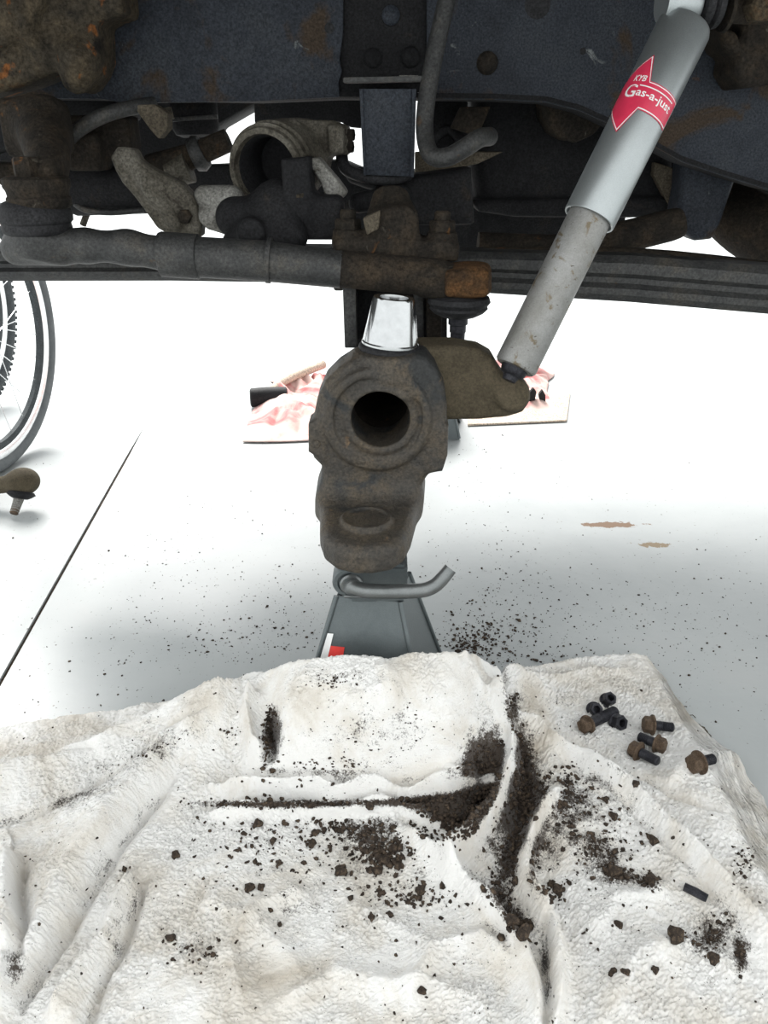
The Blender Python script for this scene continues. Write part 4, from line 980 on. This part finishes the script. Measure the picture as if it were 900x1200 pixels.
for k in (11, 14, 15, 7, 9):
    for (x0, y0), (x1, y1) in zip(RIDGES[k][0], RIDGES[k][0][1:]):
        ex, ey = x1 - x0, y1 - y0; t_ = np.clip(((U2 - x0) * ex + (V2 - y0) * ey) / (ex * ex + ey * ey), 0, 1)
        soil_shade *= 1 - 0.75 * np.exp(-((U2 - x0 - ex * t_) ** 2 + (V2 - y0 - ey * t_) ** 2) / 55.0)
for pl, a_, wl_, wr_ in RIDGES:  # creases darkened: dirt, plus shade painted in to show the folds
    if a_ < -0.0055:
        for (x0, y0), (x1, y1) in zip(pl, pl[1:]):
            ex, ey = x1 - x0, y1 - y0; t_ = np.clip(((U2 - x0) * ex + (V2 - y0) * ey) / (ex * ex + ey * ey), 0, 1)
            soil_shade += 0.09 * np.exp(-((U2 - x0 - ex * t_) ** 2 + (V2 - y0 - ey * t_) ** 2) / 60.0)
soil_shade = np.clip(soil_shade, 0, 1.0)
verts = np.stack([X2, Y2, H2], -1).reshape(-1, 3)
I = np.arange(NX * NY).reshape(NX, NY)
quads = np.stack([I[:-1, :-1], I[1:, :-1], I[1:, 1:], I[:-1, 1:]], -1).reshape(-1, 4)
# underside of the hem: one strip down to the floor side
base_i = len(verts)
skirt = verts[I[:, -1]].copy(); skirt[:, 2] = np.maximum(skirt[:, 2] - 0.006, 0.0005)
back = verts[I[:, -8]].copy(); back[:, 2] = np.maximum(back[:, 2] - 0.006, 0.0005)
verts = np.concatenate([verts, skirt, back])
s1 = base_i + np.arange(NX); s2_ = s1 + NX
quads = np.concatenate([quads, np.stack([I[:-1, -1], I[1:, -1], s1[1:], s1[:-1]], 1), np.stack([s1[:-1], s1[1:], s2_[1:], s2_[:-1]], 1)])
me = bpy.data.meshes.new('towel')
me.vertices.add(len(verts)); me.vertices.foreach_set('co', verts.astype(np.float32).ravel())
me.loops.add(quads.size); me.loops.foreach_set('vertex_index', quads.astype(np.int32).ravel())
me.polygons.add(len(quads)); me.polygons.foreach_set('loop_start', np.arange(0, quads.size, 4, dtype=np.int32))
me.polygons.foreach_set('use_smooth', np.ones(len(quads), bool)); me.update(calc_edges=True)
at_ = me.attributes.new('soil_shade', 'FLOAT', 'POINT')
at_.data.foreach_set('value', np.r_[soil_shade.ravel(), np.zeros(2 * NX)].astype(np.float32))
towel = tag(link('towel', me, 'towel'), 'rumpled white terry towel soiled with dark dirt', 'towel')
BV = BVHTree.FromPolygons([tuple(v) for v in verts], [tuple(q) for q in quads])
EYE = Vector((0, 0, CAM_H))
def hit(u, v):
    d_ = pdir(u, v).normalized(); h = BV.ray_cast(EYE, d_, 5)
    if h[0] is not None: return h[0], h[1], True
    return G(u, v), Vector((0, 0, 1)), False

# frayed threads at the towel's corner
kc = [int(np.argmin(abs(xs - G(u, v, .008).x))) for u, v in ((775, 780), (783, 788), (788, 796), (792, 803), (797, 812))]
for k in [q + j for q in kc for j in (0, 2)]:
    a = Vector((xs[k], ye[k] - 0.002, H2[k, -1] + 0.001))
    tube('loose_thread', [a, a + Vector((.004 + rng.uniform(0, .003), rng.uniform(0, .004), .001)), a + Vector((.008 + rng.uniform(0, .005), rng.uniform(-.002, .006), -a.z + .001))], 0.0007, 'tan', towel, 5, 2)

# ================================================================== BOLTS AND NUTS ON THE TOWEL
def rest(u, v, r):
    p, n, _ = hit(u, v); return Vector((p.x, p.y, p.z + r * 0.9))
def bolt(label, head, tip, hr, srad, mt_h='bolt_rust', mt_s='bolt_black', washer=True, lift=0.0, group=None):
    a, b_ = rest(*head, hr), rest(*tip, srad * 1.4)
    a.z += lift; b_.z += lift
    ax = (b_ - a).normalized(); Ls = (b_ - a).length
    o = thing('flange_bolt', label, 'bolt', a, group)
    hl = hr * 0.95
    hexhead('head', a + ax * hl * 0.5, -ax, hr, hl, mt_h, o)
    if washer: lathe('flange', a + ax * hl * 0.45, ax, [(0, hr * 1.0), (0.001, hr * 1.22), (0.003, hr * 1.22), (0.004, hr * 1.0)], mt_h, o, 24)
    prof = [(0, srad)]; s = hl * 0.6 + 0.004; prof = [(s, srad)]
    mid_ = s + (Ls - s) * 0.35; prof.append((mid_, srad))
    while mid_ < Ls - 0.002:
        prof += [(mid_ + 0.0008, srad * 0.88), (mid_ + 0.0016, srad)]; mid_ += 0.0016
    prof += [(Ls, srad * 0.9), (Ls + 0.001, srad * 0.7)]
    lathe('shank', a, ax, prof, mt_s, o, 16)
    return o
bolt('rusty flange bolt lying on top of another bolt in the middle trio', (757, 858), (787, 860), 0.0115, 0.0066, lift=0.003)
bolt('rusty flange bolt beneath, its head turned toward the towel edge', (774, 880), (748, 869), 0.0105, 0.0066)
bolt('rusty flange bolt of the middle trio pointing away from the nuts', (742, 885), (770, 898), 0.0110, 0.0066)
bolt('lone rusty flange bolt at the towel edge', (812, 903), (835, 895), 0.0125, 0.0066)
bolt('long collared black bolt lying among the three nuts', (684, 857), (720, 840), 0.0105, 0.0078, washer=True)
def nut(label, u, v, r, axis, open_=True):
    p = rest(u, v, r * 0.8); o = thing('hex_nut', label, 'nut', p)
    ax = Vector(axis).normalized(); h = r * 1.25
    bm = bmesh.new(); a, x, y = basis(ax); n = 6; rings = []
    for s_, rr in ((-h / 2, r * .86), (-h / 2 + .0015, r), (h / 2 - .0015, r), (h / 2, r * .86), (h / 2, r * .56), (-h / 2, r * .56)):
        rings.append([bm.verts.new(p + a * s_ + (x * math.cos(PI / 3 * k) + y * math.sin(PI / 3 * k)) * rr) for k in range(n)])
    for i in range(6):
        for k in range(n): bm.faces.new((rings[i][k], rings[i][(k + 1) % n], rings[(i + 1) % 6][(k + 1) % n], rings[(i + 1) % 6][k]))
    link('nut_body', bm_mesh('nut_body', bm), 'bolt_black', o)
    lathe('collar', p - a * (h / 2 + 0.0015), ax, [(0, r * .6), (0, r * 1.12), (0.0025, r * 1.12), (0.0035, r * .9)], 'bolt_black', o, 24)
    return o
nut('small black hex nut touching the collared bolt, its hole facing up', 697, 836, 0.0098, (0.1, -0.75, 0.65))
nut('black hex nut standing apart behind the collared bolt', 713, 824, 0.0100, (0.2, -0.5, 0.8))
nut('black hex nut lying past the tip of the collared bolt', 725, 852, 0.0108, (0.4, -0.8, 0.5))

# ================================================================== DIRT
ICO = bmesh.new(); bmesh.ops.create_icosphere(ICO, subdivisions=1, radius=1)
ICO.verts.ensure_lookup_table()
IV = np.array([v.co[:] for v in ICO.verts]); IF = np.array([[v.index for v in f.verts] for f in ICO.faces]); ICO.free()
def crumb(p, r):
    s = rng.uniform(0.45, 1.5, 3) * r; s[2] *= 0.7
    v = IV * rng.uniform(0.55, 1.3, (len(IV), 1)) * s
    a = rng.uniform(0, 2 * PI); c_, n_ = math.cos(a), math.sin(a)
    v = np.stack([v[:, 0] * c_ - v[:, 1] * n_, v[:, 0] * n_ + v[:, 1] * c_, v[:, 2]], 1)
    return v + np.array([p[0], p[1], p[2] + r * 0.35])
def crumbs(name, pts, mt, label, cat):
    V_, F_ = [], []
    for i, (p, r) in enumerate(pts):
        V_.append(crumb(p, r)); F_.append(IF + 12 * i)
    V_ = np.concatenate(V_); F_ = np.concatenate(F_)
    me = bpy.data.meshes.new(name)
    me.vertices.add(len(V_)); me.vertices.foreach_set('co', V_.astype(np.float32).ravel())
    me.loops.add(F_.size); me.loops.foreach_set('vertex_index', F_.astype(np.int32).ravel())
    me.polygons.add(len(F_)); me.polygons.foreach_set('loop_start', np.arange(0, F_.size, 3, dtype=np.int32)); me.update(calc_edges=True)
    o = link(name, me, mt); return tag(o, label, cat, kind='stuff')
pts = []
# (u, v, ru, rv, deg, count, r min mm, r max mm)
PILES = [(565, 935, 22, 40, 10, 420, 1.2, 3.4), (610, 935, 15, 62, -4, 520, 1.2, 3.6), (520, 965, 34, 16, 10, 260, 1.2, 3.4), (445, 1002, 26, 14, 5, 170, 1.6, 4.2), (420, 975, 60, 12, 5, 170, 1.0, 3.0),
         (600, 1010, 22, 40, 10, 220, 1.0, 3.0), (350, 943, 90, 4, 0, 150, 1.0, 2.4), (520, 936, 60, 5, -5, 160, 1.0, 2.6), (320, 940, 60, 26, 0, 120, .8, 3.0), (340, 985, 80, 30, 0, 130, .8, 3.0),
         (315, 860, 6, 26, 5, 130, 1.0, 2.4), (660, 930, 26, 26, 30, 190, 1.0, 3.0), (700, 985, 46, 36, 30, 150, .8, 3.2), (722, 1024, 12, 7, 20, 50, 1.2, 3.4), (762, 1033, 10, 7, 20, 40, 1.2, 3.6), (650, 1045, 14, 12, 0, 40, 1, 3),
         (470, 1045, 60, 20, 10, 110, .8, 3.0), (605, 1085, 16, 18, 30, 90, 1, 3.4), (835, 1095, 14, 20, 40, 70, .8, 2.4), (868, 1122, 4, 14, 0, 40, .8, 2.6), (870, 1010, 14, 16, 0, 40, .8, 2.2), (565, 885, 14, 18, 10, 90, 1, 2.6), (600, 828, 6, 16, 20, 40, .8, 2.0),
         (385, 797, 26, 8, 0, 60, .6, 1.5), (440, 850, 90, 26, 0, 150, .4, 1.1), (390, 895, 60, 6, 0, 60, .7, 1.8), (270, 860, 10, 8, 0, 20, .8, 2.2), (180, 880, 50, 8, -25, 36, .7, 2.0), (225, 1120, 30, 25, 0, 40, .8, 2.4), (690, 860, 60, 30, 30, 50, .5, 1.3), (440, 1010, 180, 60, 0, 260, .6, 2.0), (690, 1010, 120, 80, 20, 160, .6, 2.0)]
KEEP = [RIDGES[k][0] for k in (11, 14, 15, 7, 9)]
def on_crest(u, v, lim=7.0):
    for pl in KEEP:
        for (x0, y0), (x1, y1) in zip(pl, pl[1:]):
            ex, ey = x1 - x0, y1 - y0; t_ = min(1, max(0, ((u - x0) * ex + (v - y0) * ey) / (ex * ex + ey * ey)))
            if math.hypot(u - x0 - ex * t_, v - y0 - ey * t_) < lim: return True
    return False
for (u, v, ru, rv, dg_, n, r0, r1) in PILES:
    c_, s_ = math.cos(math.radians(dg_)), math.sin(math.radians(dg_))
    for _ in range(n):
        a, b_ = rng.normal(0, .62, 2); a *= ru; b_ *= rv
        uu, vv_ = u + a * c_ - b_ * s_, v + a * s_ + b_ * c_
        if on_crest(uu, vv_) and rng.random() < 0.93: continue
        p, nrm, ok = hit(uu, vv_)
        if ok: pts.append((p, (r0 + (r1 * 1.25 - r0) * rng.random() ** 1.9) * 0.001))
for _ in range(950):
    u, v = rng.uniform(0, 900), rng.uniform(790, 1200)
    p, nrm, ok = hit(u, v)
    if ok: pts.append((p, (0.4 + 1.5 * rng.random() ** 4) * 0.001))
crumbs('towel_dirt', pts, 'dirt', 'dark brown dirt crumbs spilled over the white towel', 'dirt')
pts = []
FP = [(565, 745, 40, 26, 10, 260, .5, 2.6), (620, 745, 60, 30, 0, 150, .5, 2.2), (700, 720, 120, 50, 0, 220, .4, 1.6), (340, 740, 60, 22, -15, 130, .5, 2.2), (270, 750, 60, 26, -15, 110, .5, 2.0), (230, 690, 120, 60, 0, 260, .4, 1.3), (560, 640, 80, 60, 0, 140, .4, 1.4), (820, 740, 60, 60, 0, 120, .4, 1.6), (548, 758, 30, 12, 0, 200, .8, 3.2), (640, 772, 60, 8, 0, 80, .6, 2.4), (590, 700, 50, 40, 0, 160, .4, 1.8), (360, 700, 40, 40, 0, 90, .4, 1.4), (560, 545, 40, 40, 30, 60, .5, 1.5), (180, 760, 80, 30, 0, 80, .4, 1.4)]
for (u, v, ru, rv, dg_, n, r0, r1) in FP:
    for _ in range(n):
        a, b_ = rng.normal(0, .7, 2)
        p, nrm, ok = hit(u + a * ru, v + b_ * rv)
        if not ok and v + b_ * rv > 430: pts.append((p, (r0 + (r1 * 1.25 - r0) * rng.random() ** 2.6) * 0.001))
for _ in range(900):
    p, nrm, ok = hit(rng.uniform(0, 900), rng.uniform(520, 860))
    if not ok: pts.append((p, (0.4 + 1.6 * rng.random() ** 4) * 0.001))
crumbs('floor_grit', pts, 'dirt', 'fine dark grit scattered on the concrete around the jack stand', 'grit')
CL = [(725, 1085, 6), (791, 1099, 11), (762, 1032, 10), (718, 1024, 11), (835, 1125, 7), (767, 1138, 5), (718, 1141, 6), (733, 1140, 5), (764, 986, 8), (745, 920, 6), (710, 939, 6), (719, 958, 7), (614, 1095, 9), (600, 1080, 8), (494, 1162, 5), (493, 1045, 8), (652, 1043, 7),
      (292, 1042, 8), (306, 1041, 5), (435, 1076, 6), (206, 1003, 6), (146, 1020, 5), (200, 1100, 5), (302, 967, 7), (400, 1022, 8), (366, 990, 6), (434, 947, 8), (327, 1013, 6)]
for (u, v, r_) in CL:
    p, nrm, ok = hit(u, v); r_ = r_ * 0.00078
    bm = bmesh.new(); bmesh.ops.create_icosphere(bm, subdivisions=2, radius=1)
    sx, sy, sz = rng.uniform(.8, 1.2), rng.uniform(.8, 1.2), rng.uniform(.6, .9); a = rng.uniform(0, PI)
    for vv in bm.verts:
        k = 1 + 0.22 * math.sin(vv.co.x * 4 + u) + 0.18 * math.sin(vv.co.y * 5 + v) + rng.uniform(-.08, .08)
        vv.co = Vector((vv.co.x * sx, vv.co.y * sy, vv.co.z * sz)) * k * r_
    bmesh.ops.rotate(bm, matrix=Matrix.Rotation(a, 3, 'Z'), verts=bm.verts)
    me = bm_mesh('dirt_clod', bm); o = link('dirt_clod', me, 'dirt'); o.location = p + Vector((0, 0, r_ * .45))
    tag(o, 'larger dark brown dirt clod lying on the white towel', 'dirt clod', 'dirt clods on the towel')
a, b_ = hit(801, 1042)[0], hit(828, 1056)[0]
t = tube('metal_sliver', [a + Vector((0, 0, .004)), a.lerp(b_, .5) + Vector((0, 0, .0045)), b_ + Vector((0, 0, .004))], [0.0045, 0.005, 0.0045], 'bolt_black', None, 7)
tag(t, 'short straight dark rod lying on the towel near its edge', 'rod')

# ================================================================== FAR FLOOR: RAG, MALLET, CLIP, TIE ROD END, BICYCLE WHEELS
def rag(name, label, x0, x1, y0, y1, hmax, seed, n=90, mt='pink'):
    xs = np.linspace(x0, x1, n); ys = np.linspace(y0, y1, n); X, Y = np.meshgrid(xs, ys, indexing='ij')
    s = (X - x0) / (x1 - x0); t_ = (Y - y0) / (y1 - y0)
    Xw = X + 0.10 * vnoise(X, Y, 6, seed); Yw = Y + 0.16 * vnoise(X, Y, 5, seed + 1)
    h = np.abs(vnoise(X, Y, 8, seed + 2)) * 1.2 + np.abs(vnoise(X, Y, 17, seed + 3)) * .7 + 0.25 * vnoise(X, Y, 40, seed + 4)
    e = np.clip(np.minimum(np.minimum(s, 1 - s), np.minimum(t_, 1 - t_)) * 5, 0, 1)
    Z = np.maximum(0.004 + hmax * h * e, 0.003)
    vs = np.stack([Xw, Yw, Z], -1).reshape(-1, 3); I = np.arange(n * n).reshape(n, n)
    q = np.stack([I[:-1, :-1], I[1:, :-1], I[1:, 1:], I[:-1, 1:]], -1).reshape(-1, 4)
    me = mesh_from(name, vs, [tuple(int(k) for k in f) for f in q], True)
    o = link(name, me, mt); so = o.modifiers.new('thickness', 'SOLIDIFY'); so.thickness = 0.002; so.offset = 1
    return o
a, b_ = G(318, 515), G(655, 420)
o = rag('shop_rag', '', G(312, 470).x, G(420, 470).x, 2.12, 2.75, 0.07, 41)
tag(o, 'crumpled pink shop rag left of the axle end beside a black mallet', 'rag')
o = rag('shop_rag', '', G(515, 470).x, G(655, 470).x, 2.28, 2.95, 0.09, 55)
tag(o, 'crumpled red and pink shop rag beyond the shock absorber lug', 'rag')
c0, c1, c2, c3 = G(548, 500), G(664, 495), G(668, 462), G(548, 462)
t = solid('cardboard_sheet', [Vector((p.x, p.y, 0.002)) for p in (c0, c1, c2, c3)], (0, 0, 0.005), 'card', None, 0.001)
tag(t, 'flat brown cardboard sheet under the red rag', 'cardboard')
t = slab('cardboard_scrap', [(0, 0), (1, 0), (1, 1)], 2, .01, 'card') if False else None
# mallet
mh = G(316, 478); mh.z = 0.032
ma = thing('rubber_mallet', 'black rubber mallet lying on the pink rag', 'mallet', (mh.x, mh.y, 0))
lathe('head', mh + Vector((-0.058, 0, 0)), (1, 0.15, 0), [(0, 0.022), (0.004, 0.029), (0.05, 0.031), (0.11, 0.029), (0.114, 0.022)], 'rubber', ma, 28)
tube('handle', [mh + Vector((0, 0, 0.0)), mh + Vector((0.02, 0.12, 0.012)), mh + Vector((0.14, 0.35, 0.012))], [0.013, 0.013, 0.015], 'card', ma, 14, 3)
# spring clamp
ck = G(632, 478)
cl = thing('spring_clip', 'small black spring clip standing on the red rag', 'clip', (ck.x, ck.y, 0.02))
solid('jaw', [ck + Vector(p) for p in ((-.032, 0, .0), (-.018, 0, 0.0), (-.012, 0, .05), (-.022, 0, .062), (-.034, 0, .045))], (0, 0.02, 0), 'rubber', cl)
solid('jaw', [ck + Vector(p) for p in ((.004, 0, .0), (.02, 0, 0.0), (.016, 0, .04), (.006, 0, .056), (-.004, 0, .04))], (0, 0.02, 0), 'rubber', cl)
tube('hinge_pin', [ck + Vector((-.028, .008, .018)), ck + Vector((.014, .008, .018))], 0.007, 'bolt_black', cl, 12)
# tie rod end on the floor at the left
tp = G(28, 600); k = tp.length
te = thing('tie_rod_end', 'rusty tie rod end with ball stud lying on the floor', 'tie rod end', (tp.x, tp.y, 0))
g = Grid((tp.x - 0.17, tp.y - 0.07, 0.0), (tp.x + 0.07, tp.y + 0.09, 0.105), 0.003)
d = d_ell(g, (tp.x + 0.002, tp.y + 0.02, 0.065), (0.036, 0.034, 0.030))
d = smin(d, d_cap(g, (tp.x, tp.y + 0.02, 0.062), (tp.x - 0.10, tp.y + 0.035, 0.045), 0.018, 0.020), 0.015)
d = smin(d, d_cyl(g, (tp.x - 0.15, tp.y + 0.04, 0.035), (tp.x - 0.10, tp.y + 0.035, 0.045), 0.020, 0.022, 0.003), 0.004)
nets('socket', g, d, 'lug', te)
lathe('boot', (tp.x, tp.y + 0.008, 0.045), (-0.1, -0.55, -1), [(0, 0.026), (0.006, 0.030), (0.012, 0.022), (0.016, 0.014)], 'rubber', te, 24)
tube('ball_stud', [(tp.x - 0.002, tp.y + 0.004, 0.040), (tp.x - 0.008, tp.y - 0.030, 0.010)], [0.0115, 0.0085], 'alu_light', te, 16)
lathe('thread_end', (tp.x - 0.006, tp.y - 0.020, 0.019), (-0.12, -0.72, -0.62), [(0, .0095), (.003, .008), (.006, .0095), (.009, .008), (.012, .0095), (.014, .008)], 'bolt_rust', te, 16)

def wheel(label, contact, az, R, tr, mt_t, knobs, yaw_lean=0.0):
    c = Vector((contact.x, contact.y, R))
    o = thing('bicycle_wheel', label, 'wheel', (c.x, c.y, 0))
    hd = Vector((math.sin(az), math.cos(az), 0)); up = Vector((0, 0, 1)); ax = hd.cross(up).normalized()
    def ring(name, rmaj, prof, mt, n=96):
        bm = bmesh.new(); rows = []
        for k in range(n):
            th = 2 * PI * k / n; e = hd * math.cos(th) + up * math.sin(th)
            rows.append([bm.verts.new(c + e * (rmaj + pr) + ax * pa) for pr, pa in prof])
        m_ = len(prof)
        for k in range(n):
            for q in range(m_): bm.faces.new((rows[k][q], rows[k][(q + 1) % m_], rows[(k + 1) % n][(q + 1) % m_], rows[(k + 1) % n][q]))
        return link(name, bm_mesh(name, bm, 40), mt, o)
    ring('tyre', R - tr, [(tr * math.cos(2 * PI * q / 12), tr * math.sin(2 * PI * q / 12)) for q in range(12)], mt_t)
    ring('rim', R - 2 * tr - 0.004, [(0.010, -0.011), (0.010, 0.011), (0.002, 0.012), (-0.012, 0.007), (-0.014, 0), (-0.012, -0.007), (0.002, -0.012)], 'rim')
    ring('dark_inner_band', R - 2 * tr - 0.026, [(0.006, -0.010), (0.006, 0.010), (-0.006, 0.006), (-0.006, -0.006)], 'tyre_pale')  # narrow darker ring along the rim's inner edge
    if knobs:
        bm = bmesh.new()
        for k in range(110):
            for s_ in (-1, 0, 1):
                th = 2 * PI * (k + 0.5 * (s_ == 0)) / 110; e = hd * math.cos(th) + up * math.sin(th); tg = up * math.cos(th) - hd * math.sin(th)
                q = c + e * (R - tr + tr * (1.03 if s_ == 0 else .82)) + ax * (s_ * tr * 0.62)
                mtx = Matrix((tg, ax, e)).transposed()
                r_ = bmesh.ops.create_cube(bm, size=0.009)
                for vv in r_['verts']: vv.co = q + mtx @ vv.co
        kb = link('tread_knobs', bm_mesh('tread_knobs', bm), mt_t, o); kb['kind'] = 'stuff'
    lathe('hub', c - ax * 0.035, ax, [(0, 0.008), (0.004, 0.022), (0.007, 0.022), (0.010, 0.014), (0.060, 0.014), (0.063, 0.022), (0.066, 0.022), (0.07, 0.008)], 'rim', o, 20)
    bm = bmesh.new(); Ls = R - 2 * tr - 0.016 - 0.02
    tube_bm(bm, [Vector((0, 0, 0)), Vector((0, 0, Ls))], 0.0011, 6)
    sm = bm_mesh('spoke', bm); sm.materials.append(M['rim'])
    for k in range(28):
        th = 2 * PI * k / 28; e = hd * math.cos(th) + up * math.sin(th); tg = up * math.cos(th) - hd * math.sin(th)
        side = 1 if k % 2 else -1; cr = 1 if (k // 2) % 2 else -1
        a = c + e * 0.006 + tg * cr * 0.019 + ax * side * 0.028; b_ = c + e * (R - 2 * tr - 0.016)
        s_ = bpy.data.objects.new('spoke', sm); COL.objects.link(s_)
        s_.parent = o; s_.matrix_parent_inverse = Matrix.Translation(-o.location)
        s_.matrix_basis = Matrix.Translation(a) @ (b_ - a).to_track_quat('Z', 'Y').to_matrix().to_4x4()
    return o
wheel('thin-tyred bicycle wheel with bright spokes standing near the tie rod end', G(6, 549), math.radians(7), 0.335, 0.019, 'tyre_grey', False)
wheel('knobbly-tyred bicycle wheel standing behind the thin-tyred wheel', G(-36, 494), math.radians(7), 0.33, 0.022, 'tyre_pale', True)
